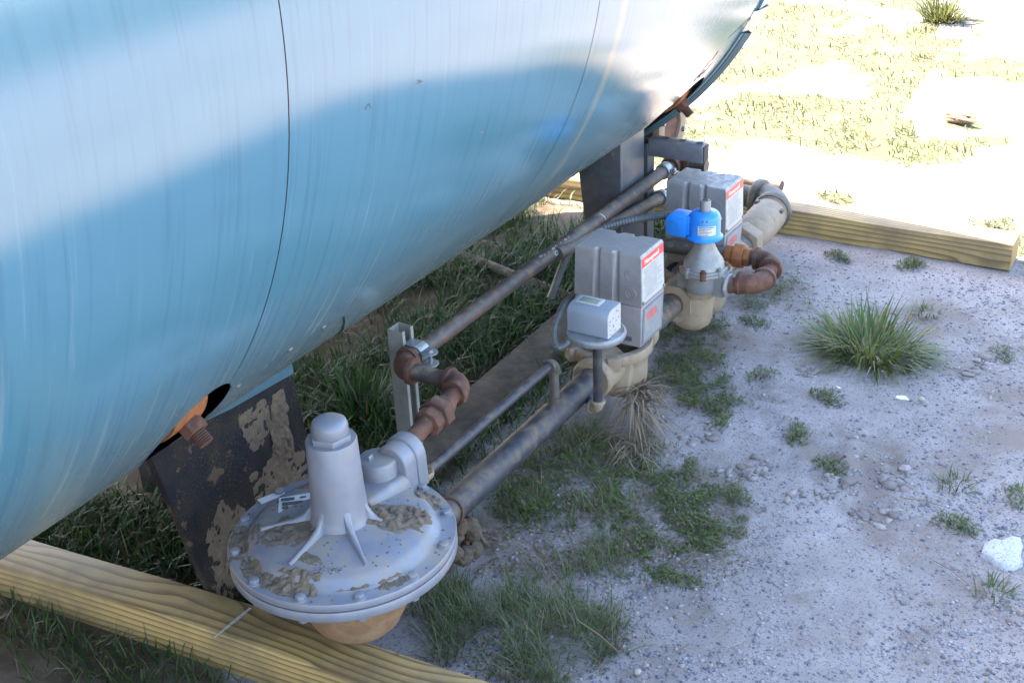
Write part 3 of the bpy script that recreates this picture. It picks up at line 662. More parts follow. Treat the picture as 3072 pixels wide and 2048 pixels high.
# chalk mark, knot and nail on the near timber / knot on the far timber
def top_mark(t, name, pts, mat, zz=.0966):
    inv = t.matrix_basis.inverted()
    return None
def local(t, p):
    a = -t.rotation_euler.z; d = Vector(p)-t.location; return Vector((d.x*math.cos(a)-d.y*math.sin(a), d.x*math.sin(a)+d.y*math.cos(a), d.z))
def part_on(t, name, m, mat, sharp=40):
    me = bpy.data.meshes.new(name); me.from_pydata([local(t, v) for v in m.v], [], m.f); me.materials.append(M[mat]); o = bpy.data.objects.new(name, me); COL.objects.link(o); o.parent = t; return o
ca, cb_ = G((752, 1822), .0945), G((642, 1912), .0945)
m = MB()
for k in range(7):
    t0, t1 = k/7, (k+.93)/7; wv = .0042*(1-.35*abs(k-2)/3)
    p0 = ca.lerp(cb_, t0); p1 = ca.lerp(cb_, t1); sd = X
    m.add([p0-sd*wv, p0+sd*wv, p1+sd*wv*.9, p1-sd*wv], [(0, 1, 2, 3)])
part_on(tn, 'chalk_mark', m, 'label_data')
kp = G((1192, 1960), .0945); part_on(tn, 'knot', MB().lathe([(.005, 0), (.004, .0008), (.0002, .0008)], kp, Z, 12), 'bark')
kp = GY((2660, 697), 3.964); part_on(tf_, 'knot', MB().lathe([(.013, .0), (.011, -.0015), (.0002, -.0018)], kp, Y, 16), 'bark')

# ------------------------------------------------------------------ regulator
RC = Vector((-1.360, 1.528, 0))
reg = thing('gas_regulator', 'large round grey diaphragm gas regulator with tall spring tower and dried mud', 'regulator', RC)
def at(z): return Vector((RC.x, RC.y, z))
obj('upper_case', MB().lathe([(.06, .300), (.2125, .3085), (.2130, .311), (.2130, .3195), (.2115, .3222), (.186, .3228), (.179, .326), (.170, .3385), (.160, .3445), (.120, .3505), (.062, .3590), (.050, .3610)], (RC.x, RC.y, 0), Z, 96), 'reg_paint', reg, sharp=50)
obj('gasket', MB().lathe([(.06, .300), (.2105, .303), (.2105, .3095), (.06, .3095)], (RC.x, RC.y, 0), Z, 72), 'ink', reg)
obj('lower_case', MB().lathe([(.09, .232), (.130, .244), (.165, .268), (.182, .282), (.2115, .2845), (.2130, .287), (.2130, .3015), (.2115, .304), (.05, .304)], (RC.x, RC.y, 0), Z, 96), 'reg_paint', reg, sharp=50)
for k in range(12):
    a = R_(-44+30*k)
    if 75 < (-44+30*k) % 360 < 78: pass
    p = at(.3225)+Vector((math.cos(a), math.sin(a), 0))*.1985
    b = obj('bolt', MB().prism(6, p, p+Z*.0085, .0098, a).lathe([(.0125, -.001), (.0125, .0015)], p, Z, 14), 'reg_paint', reg, bevel=.0012)
    p2 = p.copy(); p2.z = .2845
    obj('nut', MB().prism(6, p2-Z*.010, p2, .0095, a+.3), 'reg_paint', b, bevel=.001)
obj('spring_tower', MB().lathe([(.064, .352), (.056, .362), (.0525, .378), (.0500, .42), (.0468, .5265), (.0452, .5292), (.034, .5295)], (RC.x, RC.y, 0), Z, 48), 'reg_paint', reg, sharp=45)
cap = obj('tower_cap', MB().prism(6, at(.529), at(.5415), .0395, .25), 'reg_paint', reg, bevel=.0015)
obj('cap_dome', MB().lathe([(.0325, .540), (.0335, .545), (.0335, .557), (.031, .5645), (.024, .5695), (.012, .5718), (.0003, .572)], (RC.x, RC.y, 0), Z, 32), 'reg_paint', cap, sharp=50)
for az in (-144, -91, -35, 22):
    a = R_(az); d = Vector((math.cos(a), math.sin(a), 0)); n_ = Vector((-d.y, d.x, 0)); loops = []
    top = [(.046, .415), (.054, .390), (.066, .374), (.085, .364), (.115, .357), (.148, .3505)] if az != 22 else [(.046, .410), (.054, .386), (.062, .372), (.074, .363), (.090, .357)]
    for r, z in top:
        wd = .0058 if r < .09 else .0045; zb = .3365
        loops.append([at(zb)+d*r-n_*wd*1.5, at(z-.003)+d*r-n_*wd, at(z)+d*r-n_*wd*.4, at(z)+d*r+n_*wd*.4, at(z-.003)+d*r+n_*wd, at(zb)+d*r+n_*wd*1.5])
    obj('rib', MB().loft(loops), 'reg_paint', reg, sharp=55)
# vent cup and port housing on the far side of the case
cup = at(0)+Vector((-.014, .140, 0)); port = at(0)+Vector((.004, .205, 0))
obj('vent_cup', MB().lathe([(.044, .335), (.041, .352), (.0395, .362), (.0385, .400), (.0365, .4045), (.0340, .4055), (.0003, .4060)], cup, Z, 36), 'reg_paint', reg, sharp=45)
obj('cup_tab', MB().box(cup+Vector((-.006, -.012, .409)), (.004, .013, .012)), 'galv', reg, bevel=.001)
m = MB(); bd = [(-.030, .05), (.030, .05), (.036, .11), (.040, .165), (-.056, .165), (-.050, .11)]
m.loft([[at(.335)+Vector((x*1.2, y, 0)) for x, y in bd], [at(.366)+Vector((x*1.02, y, 0)) for x, y in bd], [at(.372)+Vector((x*.9, y*.99, 0)) for x, y in bd]])
obj('boss', m, 'reg_paint', reg, bevel=.006, segs=3)
m = MB(); arch = []
for i in range(15):
    t = math.pi*i/14; arch.append((.037*math.cos(t), .385+.037*math.sin(t)))
pr_ = [(.039, .318)]+arch+[(-.039, .318)]
m.loft([[Vector((port.x+u, port.y+v, z)) for u, z in pr_] for v in (-.050, -.012)])
obj('port_housing', m, 'reg_paint', reg, bevel=.004, segs=3)
m = MB(); pr2 = [(u*1.10, .318 if z < .33 else .385+(z-.385)*1.10) for u, z in pr_]
m.loft([[Vector((port.x+u, port.y+v, z)) for u, z in pr2] for v in (-.014, .016)])
obj('port_collar', m, 'reg_paint', reg, bevel=.004, segs=3)
# brown valve body below
obj('valve_body', MB().lathe([(.0003, .0975), (.045, .0985), (.068, .108), (.086, .128), (.100, .158), (.110, .195), (.114, .225), (.112, .25)], (RC.x+.004, RC.y+.010, 0), Z, 48).cyl((RC.x+.014, RC.y+.06, .185), (RC.x+.016, RC.y+.16, .18), .050, .048, 28), 'cast_brown', reg, sharp=50)
p = G((1130, 1836), .20); obj('cast_mark', MB().box((RC.x+.072, RC.y-.058, .205), (.05, .010, .03), Matrix.Rotation(R_(45), 3, 'Z')), 'cast_brown', reg, bevel=.002)
# nameplate, small tag, cast lettering
mt = Matrix.Rotation(R_(38), 3, 'Z')
np_ = obj('nameplate', MB().box(at(.3515)+Vector((-.108, .010, 0)), (.078, .050, .0016), mt @ Matrix.Rotation(R_(-4), 3, 'Y')), 'label', reg)
for (u, v, a_, b_) in ((-.022, .013, .026, .008), (.012, .014, .022, .006), (-.012, -.002, .040, .009), (.024, -.004, .012, .014), (-.026, -.015, .012, .007), (.004, -.016, .026, .006)):
    obj('print_block', MB().box(at(.3526)+Vector((-.108, .010, 0))+mt @ Vector((u, v, 0)), (a_, b_, .0012), mt), 'ink', np_)
obj('tag_plate', MB().box(at(.3245)+Vector((-.196, .028, 0)), (.052, .018, .0016), Matrix.Rotation(R_(66), 3, 'Z')), 'label', reg)
d = Vector((math.cos(R_(-63)), math.sin(R_(-63)), 0)); xd = Vector((-d.y, d.x, 0))
text('cast_lettering', 'FISHER', .018, at(.3470)+d*.138+xd*(-.030)*-1, -xd, (-d)*-1*-1*-1, 'reg_paint', reg, .004)
# dried mud on the case
def case_z(p):
    r0 = math.hypot(p.x-RC.x, p.y-RC.y)
    zb = .3228 if r0 > .185 else (.326+(.3445-.326)*(.179-r0)/.019 if r0 > .16 else .3505+(.120-r0)*.1465 if r0 < .12 else .3445+(.16-r0)*.15)
    zb = max(zb, .3226)
    return Vector((p.x, p.y, zb if r0 < .212 else .32))
def mud_patch(cx, cy, rx, ry, hmax, seed, rot=0, thr=.42):
    a = R_(rot); return mud_sheet('dried_mud', at(0)+Vector((cx, cy, 0)), (math.cos(a), math.sin(a), 0), (-math.sin(a), math.cos(a), 0), Z, rx, ry, hmax*.6, seed, 'mud_grey', reg, 50, case_z, thr)
mud_patch(.083, .050, .072, .046, .017, 31, 30); mud_patch(.115, .082, .03, .026, .022, 32); mud_patch(-.062, -.072, .056, .046, .007, 33, 20)
mud_patch(.022, -.172, .052, .026, .020, 34, 15); mud_patch(-.060, -.172, .058, .022, .010, 35, -20); mud_patch(-.142, -.115, .032, .06, .008, 36, 40)
mud_patch(.085, .160, .038, .022, .012, 37, -20); mud_patch(.168, -.078, .026, .018, .005, 38, 60); mud_patch(-.118, .092, .05, .03, .006, 39, 30)
mud_patch(.020, -.120, .03, .012, .003, 40, 0, .5); mud_patch(.13, -.12, .05, .01, .003, 41, 40, .5)
m = MB()
for k in range(150):
    t_ = random.random()*6.283; r_ = .205*math.sqrt(random.random()); p = case_z(at(0)+Vector((r_*math.cos(t_), r_*math.sin(t_), 0)))
    if r_ < .06: continue
    m.lump(p, (random.uniform(.0012, .0032),)*2+(.0012,), 900+k, 1, .4)
tag(obj('dirt_crumbs', m, 'mud_grey', reg, sharp=60), kind='stuff')
obj('mud_ball', MB().lump(at(.3665)+Vector((.072, .036, 0)), .0085, 77, 2, .2), 'mud', reg, sharp=60)

# ------------------------------------------------------------------ sensing line (upper pipe) and its fittings
UX, UZ = -1.5557, .400
E1 = Vector((-1.383, 1.992, UZ)); E2 = Vector((UX, 1.992, UZ))
sl = thing('sensing_pipe', 'long rusty brown pipe running above the others with a double elbow and hex union', 'pipe', (UX, 2.0, .30))
obj('pipe_run', MB().cyl(E2+Y*.03, (UX, 3.325, UZ), .0192, seg=20), 'old_pipe', sl)
obj('elbow', MB().elbow(E2, X, Y, .0195), 'rust', sl, sharp=50)
obj('elbow', MB().elbow(E1, -X, -Y, .0195), 'rust', sl, sharp=50)
obj('nipple', MB().cyl(E2+X*.04, E1-X*.04, .0185, seg=20), 'old_pipe', sl)
P1 = Vector((-1.360, 1.728, .392))
obj('nipple', MB().cyl(P1, Vector((E1.x, 1.955, UZ)), .0185, seg=20), 'rust', sl)
uc = P1.lerp(E1, .50); ud = (E1-P1).normalized()
un = obj('union', MB().prism(8, uc-ud*.034, uc-ud*.006, .0300).prism(6, uc-ud*.002, uc+ud*.026, .0370, .3).prism(8, uc+ud*.026, uc+ud*.044, .0275), 'rust', sl, bevel=.002)
obj('thread', MB().lathe([(.021, 0), (.021, .012)], P1+ud*.178, ud, 18), 'rust', sl)
# far end: tee and stub
T2 = Vector((UX, 3.43, UZ))
obj('tee', MB().cyl(T2-Y*.045, T2+Y*.03, .0262, seg=22).lathe([(.029, -.006), (.029, .008)], T2-Y*.042, Y, 22).cyl(T2, T2+X*.045, .0262, seg=22).lathe([(.029, -.008), (.029, .006)], T2+X*.042, X, 22), 'rust', sl, sharp=40)
obj('stub', MB().cyl(T2+X*.04, T2+X*.098, .0195, seg=20), 'old_pipe', sl)
obj('pipe_run', MB().cyl((UX, 3.325, UZ), T2-Y*.03, .0185, seg=20), 'grey_pipe', sl)
m = MB(); m.lathe([(.0196, -.016), (.0235, -.016), (.0235, .016), (.0196, .016)], (UX, 3.345, UZ), Y, 22); m.box((UX+.030, 3.345, UZ), (.018, .03, .004)); m.prism(6, (UX+.032, 3.345, UZ), (UX+.032, 3.345, UZ+.012), .007)
obj('clamp', m, 'galv', sl, bevel=.001)
# white pen marks on the pipe
m = MB()
def on_pipe(y, a, r=.0197): return Vector((UX+r*math.cos(a), y, UZ+r*math.sin(a)))
def stroke(y0, a0, y1, a1, wd=.0011, n=6):
    dy, da = y1-y0, (a1-a0)*.0195; L = math.hypot(dy, da) or 1; ny, na = -da/L*wd, dy/L*wd/.0195
    for k in range(n):
        t0, t1 = k/n, (k+1)/n
        q = [(y0+dy*t0-ny, a0+(a1-a0)*t0-na), (y0+dy*t0+ny, a0+(a1-a0)*t0+na), (y0+dy*t1+ny, a0+(a1-a0)*t1+na), (y0+dy*t1-ny, a0+(a1-a0)*t1-na)]
        m.add([on_pipe(*p) for p in q], [(0, 1, 2, 3)])
def circ(y, a, ry, ra, wd=.001):
    for k in range(10):
        t0, t1 = k/10*6.283, (k+1)/10*6.283; stroke(y+ry*math.cos(t0), a+ra*math.sin(t0), y+ry*math.cos(t1), a+ra*math.sin(t1), wd, 1)
stroke(2.925, 1.25, 2.935, -.05, .0016)
yc = 2.665; circ(yc, .42, .0075, .26, .0014); stroke(yc+.012, .12, yc+.026, .78, .0014); stroke(yc+.035, .15, yc+.042, .72, .0014); stroke(yc+.030, .50, yc+.052, .36, .0013)
for k, (dy, a_) in enumerate(((-.062, 1.35), (-.045, 1.25), (-.025, 1.15), (-.004, 1.2), (.016, 1.3), (.04, 1.3), (.06, 1.2), (.08, 1.25))):
    stroke(yc+dy, a_-.12*(k % 2+1), yc+dy+.005, a_+.14, .0010)
    if k % 3 == 0: circ(yc+dy+.008, a_, .004, .13, .0009)
tag(obj('pen_marks', m, 'chalk', sl), kind='stuff')
# strut carrying it
sx, sy = -1.6005, 2.070
st = thing('strut_post', 'grey steel strut channel post clamped to the rusty pipe near the double elbow', 'post', (sx, sy, 0))
obj('channel', channel((sx, sy, -.02), (sx, sy, .452), Y, X, .0415), 'strut', st, bevel=.0006, segs=1)
m = MB(); loops = []
for i in range(13):
    a = R_(215)-R_(250)*i/12; c0 = Vector((UX, sy, UZ))
    rr = [(.0195, -.016), (.0225, -.016), (.0225, .016), (.0195, .016)]
    loops.append([c0+Vector((math.cos(a)*r, t, math.sin(a)*r)) for r, t in rr])
m.loft(loops)
m.lathe([(.020, .0), (.020, .0025)], (UX+.034, sy-.006, UZ+.010), Z, 20); m.lathe([(.020, .0), (.020, .0025)], (UX+.034, sy-.006, UZ-.018), Z, 20)
m.box((UX+.018, sy, UZ+.011), (.03, .03, .0024)); m.box((UX+.018, sy, UZ-.0165), (.03, .03, .0024)); m.box((UX-.012, sy, UZ+.021), (.035, .034, .003))
cl = obj('pipe_clamp', m, 'galv', st, bevel=.0006)
obj('clamp_bolt', MB().cyl((UX+.036, sy-.006, UZ-.030), (UX+.036, sy-.006, UZ+.014), .0045, seg=10).prism(6, (UX+.036, sy-.006, UZ+.012), (UX+.036, sy-.006, UZ+.019), .008), 'galv', cl)

# second, lower pipe beside it
lp = thing('lower_pipe', 'dusty brown pipe running just below the long rusty one towards the bracket', 'pipe', (-1.53, 3.1, 0))
la, lb = GX((1800, 692), -1.548), GX((1986, 591), -1.556)
dl = (lb-la).normalized(); obj('pipe_run', MB().cyl(la-dl*.25, lb, .0185, seg=20), 'grey_pipe', lp)
obj('end_clamp', MB().lathe([(.0195, -.012), (.024, -.012), (.024, .012), (.0195, .012)], lb-dl*.01, dl, 20), 'galv', lp, bevel=.001)
obj('pipe_run', MB().cyl(lb, lb+dl*.12, .0185, seg=20), 'rust', lp)

# ------------------------------------------------------------------ main gas line
AX, AZ = -1.3435, .180
mp = thing('main_pipe', 'thick black coated gas pipe between the regulator and the first boxed valve', 'pipe', (AX, 2.0, 0))
obj('pipe_run', MB().cyl((AX, 1.655, AZ), (AX, 2.49, AZ), .0322, seg=32), 'black_pipe', mp)
obj('boss', MB().lathe([(.0165, .0), (.0165, .018)], (AX, 2.300, AZ+.026), Z, 18), 'old_pipe', mp, sharp=40)
wr = [Vector((AX+.0345*math.cos(t)+(.004 if t > 4 else 0), 1.846+.006*math.sin(t*2), AZ+.0345*math.sin(t))) for t in np.linspace(-1.2, 2.6, 20)]
wr = [wr[0]+Vector((-.002, -.004, -.085)), wr[0]+Vector((.004, -.002, -.04))]+wr
obj('wire_loop', MB().tube(wr, .0028, 8), 'rust', mp)
m = MB()
for k in range(26): m.lump((AX+random.uniform(-.02, .035), random.gauss(1.845, .028), AZ-.03+random.uniform(-.09, .0)), random.uniform(.008, .022), 300+k, 2, .5)
for k in range(10): m.lump((AX+random.uniform(-.02, .02), random.gauss(1.80, .02), AZ+.030), (random.uniform(.008, .016), random.uniform(.008, .02), .003), 340+k, 1, .5)
tag(obj('dried_mud', m, 'mud_dark', mp, sharp=60), kind='stuff')
m = MB()                                         # ragged coating rim at the loop
for k in range(9): m.lump((AX+.030, 1.862+random.uniform(-.006, .006), AZ-.02-k*.010), (.006, .004, .007), 360+k, 1, .5)
obj('rust_flakes', m, 'rust', mp, sharp=60)

# bypass pipe with riser
bp = thing('bypass_pipe', 'thin black pipe from the regulator rim to a riser on the thick black pipe', 'pipe', (AX, 2.0, .2))
BZ = .315
obj('pipe_run', MB().cyl((AX, 1.775, BZ), (AX, 2.275, BZ), .0112, seg=18), 'black_pipe', bp)
obj('elbow', MB().elbow((AX, 2.300, BZ), -Y, -Z, .0112), 'grey_pipe', bp, sharp=50)
obj('riser', MB().cyl((AX, 2.300, BZ-.015), (AX, 2.300, AZ+.03), .0112, seg=16), 'grey_pipe', bp)
obj('hex_fitting', MB().prism(6, (AX, 1.736, BZ), (AX, 1.758, BZ), .021).cyl((AX, 1.756, BZ), (AX, 1.785, BZ), .0165, seg=18), 'cast_tan', bp, bevel=.0015)
m = MB()
for k in range(22): m.lump((AX-.012+random.gauss(0, .014), 1.762+random.gauss(0, .018), BZ+.014+random.uniform(-.004, .016)), random.uniform(.005, .010), 400+k, 1, .6)
tag(obj('dried_mud', m, 'mud_grey', bp, sharp=60), kind='stuff')

# ------------------------------------------------------------------ boxed valve (valve body + actuator)
def make_valve(label):
    bx, by, zb = AX, 2.635, .243        # centre of box, underside of box
    v = thing('actuator_valve', label, 'valve', (bx, by, 0), 'boxed gas valves on the main line')
    # body
    m = MB(); m.lathe([(.0003, .075), (.045, .079), (.064, .094), (.072, .118), (.073, .165), (.076, .188), (.088, .200)], (bx, by-.005, 0), Z, 40)
    m.cyl((bx, by-.155, AZ), (bx, by-.055, AZ), .0475, .052, 28).cyl((bx, by+.05, AZ), (bx, by+.135, AZ), .050, .046, 28)
    m.lathe([(.048, 0), (.052, .004), (.052, .024), (.047, .03)], (bx, by-.158, AZ), Y, 28)
    obj('valve_body', m, 'cast_tan', v, sharp=45)
    m = MB(); m.lathe([(.080, .198), (.104, .200), (.107, .205), (.107, .224), (.105, .228), (.098, .2285), (.088, .2285), (.0865, .196), (.03, .194)], (bx-.016, by-.022, 0), Z, 56)
    fl_ = obj('flange', m, 'cast_tan', v, sharp=40)
    for az in (-58, -128, 50, 130):
        a = R_(az); p = Vector((bx-.016, by-.022, .212))+Vector((math.cos(a), math.sin(a), 0))*.103
        obj('flange_lug', MB().box(p, (.030, .034, .036), Matrix.Rotation(a, 3, 'Z')), 'cast_tan', fl_, bevel=.003)
    obj('bowl_interior', MB().lathe([(.0855, .205), (.085, .1985), (.02, .197)], (bx-.016, by-.022, 0), Z, 40, cap=False), 'hole_dark', v)
    m = MB(); m.loft([[Vector((bx+.02, by-.09, .118)), Vector((bx+.06, by-.075, .118)), Vector((bx+.062, by-.060, .2)), Vector((bx+.02, by-.085, .2))], [Vector((bx+.02, by-.05, .118)), Vector((bx+.06, by-.05, .118)), Vector((bx+.062, by-.04, .2)), Vector((bx+.02, by-.04, .2))]]); obj('web_casting', m, 'cast_tan', v, bevel=.002)
    # housing
    def loop(wx, wy, z, g, oy=0):
        hx, hy = wx/2, wy/2; pts = []
        def groove(u, sgn): 
            out = []
            for i in range(9):
                t = math.pi*i/8; out.append((u-sgn*.0105*math.cos(t), g*math.sin(t)))
            return out
        pts.append((-hx, -hy))
        for u in (-.030*wx/.178, .022*wx/.178): pts += [(a, -hy+d_) for a, d_ in groove(u, 1)]
        pts += [(hx, -hy), (hx, hy)]
        for u in (.022*wx/.178, -.030*wx/.178): pts += [(a, hy-d_) for a, d_ in groove(u, -1)]
        pts += [(-hx, hy)]
        return [Vector((bx+a, by+b+oy, z)) for a, b in pts]
    zt = .486; zm = zb+.112
    cov = obj('cover', MB().loft([loop(.184, .130, zm+.001, .0035), loop(.182, .129, zm+.03, .006), loop(.1765, .124, zt-.006, .0115), loop(.172, .120, zt-.0018, .0115), loop(.168, .116, zt, .0115)]), 'box_grey', v, sharp=28)
    hs = obj('housing', MB().loft([[Vector((bx+sx_*w_/2, by+sy_*d_/2, z)) for sx_, sy_ in ((-1, -1), (1, -1), (1, 1), (-1, 1))] for w_, d_, z in ((.176, .124, zb), (.183, .129, zm-.0012))]), 'box_grey', v, bevel=.003)
    for z_ in (zm+.078, zm+.032):
        c0 = Vector((bx+.062, by-.0635 - (.0008 if z_ < zm+.05 else -.0012), z_))
        obj('knockout', MB().lathe([(.0165, -.0015), (.0165, .0012), (.0125, .0018), (.0115, -.0005), (.0075, -.0005), (.007, .0012), (.004, .0012), (.0036, -.001), (.0003, -.001)], c0, -Y, 24), 'box_grey', cov, sharp=40)
    # +X face: leans slightly outwards towards the joint
    def fx(y, z, e=.0008):
        t = (z-zm)/(zt-zm); hx = .092-(.092-.0882)*t if z > zm else .0915-(.0915-.088)*(zm-z)/(zm-zb); return Vector((bx+hx+e, by+y, z))
    def panel(y0, y1, z0, z1, e): return MB().add([fx(y0, z0, e), fx(y1, z0, e), fx(y1, z1, e), fx(y0, z1, e), fx(y0, z0, -.003), fx(y1, z0, -.003), fx(y1, z1, -.003), fx(y0, z1, -.003)], [(0, 1, 2, 3), (0, 4, 5, 1), (1, 5, 6, 2), (2, 6, 7, 3), (3, 7, 4, 0)])
    dp = obj('data_plate', panel(-.0605, .0605, zm+.006, zt-.006, .0010), 'label_data', cov)
    obj('red_band', panel(-.0585, .0585, zt-.031, zt-.0075, .0016), 'red_band', dp)
    for k in range(17):
        zz = zt-.038-k*.0046
        if zz < zm+.012: break
        for _ in range(1):
            a0 = -.052+random.uniform(0, .01); a1 = random.uniform(.02, .052)
            obj('print_line', panel(a0, a1, zz-.0007, zz+.0004, .0014), 'ink_grey', dp)
    o1 = fx(-.046, zt-.0255, .0019); text('lettering', 'Honeywell', .0185, o1, Y, (fx(0, zt)-fx(0, zm)), 'white_ink', dp, .0004, sx=1.0)
    wp = obj('warning_plate', panel(-.0545, .0545, zb+.006, zm-.008, .0014), 'plate_blue', hs)
    obj('plate_field', panel(-.0485, .0485, zb+.012, zm-.013, .0020), 'plate_in', wp)
    for k in range(3):
        z_ = zm-.030-k*.0075
        for j in range(6):
            y_ = -.040+j*.0095+k*.004; obj('red_print', panel(y_, y_+.0075, z_-.0022, z_+.0022, .0024), 'red_band', wp)
    for y_ in (-.0575, .0575):
        p = fx(y_, zm+.010, .001); obj('screw', MB().lathe([(.0045, 0), (.004, .003), (.0003, .004)], p, X, 12), 'screw', cov)
    obj('rating_mark', MB().box((bx+.052, by-.0630, zb+.020), (.026, .003, .011)), 'ink', hs)
    for k in range(4): obj('print_line', MB().box((bx+.010+k*.008, by-.0630, zb+.020), (.006, .0026, .003)), 'ink_grey', hs)
    return v
v1 = make_valve('boxed grey gas valve with red banded cover, closest to the round regulator')
v2 = copy_tree(v1); tgt = Vector((-1.375, 3.227, -.041)); v2.location = tgt
v2['label'] = 'boxed grey gas valve with red banded cover, behind the bright blue capped valve'
# lever on the far box
lv = obj('lever', MB().box((0, 0, 0), (.036, .005, .014)).lathe([(.010, -.004), (.010, .004)], (.014, 0, 0), Y, 16), 'galv', v2, bevel=.002)
for v in lv.data.vertices: v.co += base_of(v2)+Vector((.058, -.069, .402))

# pipe between the first valve and the tee body, and the tee body itself
pb = thing('main_pipe', 'short brown pipe stub between the first boxed valve and the tan tee body', 'pipe', (AX, 2.85, 0))
obj('pipe_run', MB().cyl((AX, 2.74, AZ), (AX, 2.965, AZ), .0310, seg=28), 'grey_pipe', pb)
obj('thread_band', MB().lathe([(.0318, 0), (.0318, .012)], (AX, 2.940, AZ), Y, 28), 'rust', pb)
tb = thing('tee_body', 'tan octagonal cast tee body under the blue capped valve', 'fitting', (-1.315, 3.02, 0))
m = MB(); m.prism(8, (AX, 2.952, AZ), (AX, 2.990, AZ), .056, .39); m.lathe([(.050, 0), (.055, .02), (.055, .10), (.048, .13)], (AX, 2.985, AZ), Y, 30)
m.lathe([(.0003, .088), (.030, .091), (.049, .107), (.055, .13), (.055, .19), (.050, .22)], (-1.312, 3.015, 0), Z, 36)
obj('casting', m, 'cast_tan', tb, bevel=0, sharp=40)
obj('outlet_collar', MB().lathe([(.046, .205), (.048, .213), (.046, .222)], (-1.285, 3.0, 0), Z, 30), 'cast_tan', tb)
pb2 = thing('main_pipe', 'short brown pipe stub hidden between the tan tee body and second boxed valve', 'pipe', (AX, 3.12, 0))
obj('pipe_run', MB().cyl((AX, 3.08, AZ), (AX-.02, 3.16, .150), .031, seg=24), 'grey_pipe', pb2)

# outlet union, elbow and pipe beyond the second valve
ou = thing('pipe_union', 'large grey brown union and elbow beyond the second boxed valve', 'union', (-1.36, 3.6, 0))
O0 = Vector((-1.352, 3.36, .145)); O1 = Vector((-1.366, 3.80, .160)); od = (O1-O0).normalized()
obj('pipe_run', MB().cyl(O0-od*.06, O1-od*.05, .036, seg=28), 'grey_pipe', ou)
obj('hex_nut', MB().prism(8, O0+od*.040, O0+od*.060, .050, .2).prism(6, O0+od*.115, O0+od*.165, .058, .5), 'cast_tan', ou, bevel=.003)
obj('union_body', MB().lathe([(.044, .0), (.050, .008), (.054, .05), (.0565, .12), (.056, .19), (.053, .196), (.0505, .20), (.0505, .208), (.056, .212), (.056, .235), (.046, .245)], O0+od*.165, od, 36), 'cast_tan', ou, sharp=35)
for a in (1.0, 2.6): 
    _, u_, v_ = MB().frame(od); c0 = O0+od*.335+(u_*math.cos(a)+v_*math.sin(a))*.058
    obj('union_lug', MB().box(c0, (.010, .022, .010)), 'grey_pipe', ou, bevel=.002)
obj('elbow', MB().elbow(O1+od*.025, -od, (-1, .12, .0), .040, .080, 1.30), 'grey_pipe', ou, sharp=50)
obj('pipe_run', MB().cyl(O1+Vector((-.08, .03, 0)), O1+Vector((-.40, .06, 0)), .036, seg=24), 'grey_pipe', ou)
fp = thing('loose_pipe', 'short brown pipe end lying behind the sunlit timber', 'pipe', (-1.6, 4.11, .03))
a_, b_ = G((2230, 540), .100), G((2345, 560), .100); d_ = (b_-a_).normalized()
obj('pipe_run', MB().cyl(a_-d_*.3, b_, .0225, seg=20), 'old_pipe', fp)
obj('bore', MB().lathe([(.018, 0), (.018, .0008)], b_, d_, 18), 'hole_dark', fp)
obj('prop', MB().box(a_.lerp(b_, .2)-Z*.06, (.09, .05, .075)), 'old_wood', fp, bevel=.004)

# ------------------------------------------------------------------ pressure switch on a stem
PSX, PSY, PSZ = -1.272, 2.380, .166
ps = thing('pressure_switch', 'small blue grey pressure switch box on a round plate and black stem', 'switch', (PSX, PSY, 0))
DZ = .372
obj('elbow', MB().elbow((PSX, PSY, PSZ), Z, (-.72, .35, 0), .0112), 'cast_tan', ps, sharp=50)
obj('nipple', MB().cyl((PSX-.02, PSY+.01, PSZ), (AX+.02, PSY+.042, PSZ+.004), .0112, seg=14), 'black_pipe', ps)
obj('stem', MB().cyl((PSX, PSY, PSZ+.012), (PSX, PSY, DZ-.012), .0112, seg=18), 'black_pipe', ps)
dc = Vector((PSX-.003, PSY+.003, DZ))
obj('round_plate', MB().lathe([(.012, -.018), (.040, -.013), (.066, -.012), (.0685, -.008), (.0695, -.002), (.0690, .002), (.064, .0045), (.058, .003), (.050, .0048), (.044, .0035), (.02, .005), (.0003, .005)], dc, Z, 48), 'galv', ps, sharp=40)
w_, d2, h_ = .104, .066, .066; bc = dc+Vector((-.006, -.001, .005))
pr_ = [(-d2/2, 0), (d2/2, 0), (d2/2, h_), (-d2/2+.020, h_), (-d2/2+.009, h_-.003), (-d2/2+.003, h_-.009), (-d2/2, h_-.018)]
case = obj('switch_case', MB().loft([[bc+Vector((u, y_, z_)) for y_, z_ in pr_] for u in (-w_/2, w_/2)]), 'switch_grey', ps, bevel=.0015, sharp=25)
obj('end_label', MB().loft([[bc+Vector((w_/2+u, y_*.97, z_*.98+.0004)) for y_, z_ in pr_] for u in (-.001, .0008)]), 'label_data', case)
for (y_, z_, a_, b_2) in ((-.021, .040, .006, .005), (-.006, .043, .005, .004), (-.022, .030, .004, .004), (.012, .054, .004, .007), (.020, .050, .004, .006), (-.004, .022, .006, .012), (.010, .030, .010, .003), (.022, .034, .004, .008), (-.022, .018, .006, .004), (-.018, .006, .012, .004), (.004, .008, .010, .003)):
    obj('print_mark', MB().box(bc+Vector((w_/2+.0012, y_, z_)), (.0008, a_*.7, b_2*.6)), 'ink_grey', case)
wf = obj('window_frame', MB().box(bc+Vector((-.012, .006, h_+.0012)), (.060, .034, .003)), 'label_data', case, bevel=.001)
obj('window_pane', MB().box(bc+Vector((-.012, .006, h_+.0022)), (.048, .024, .0022)), 'glass_amber', wf, bevel=.0006)

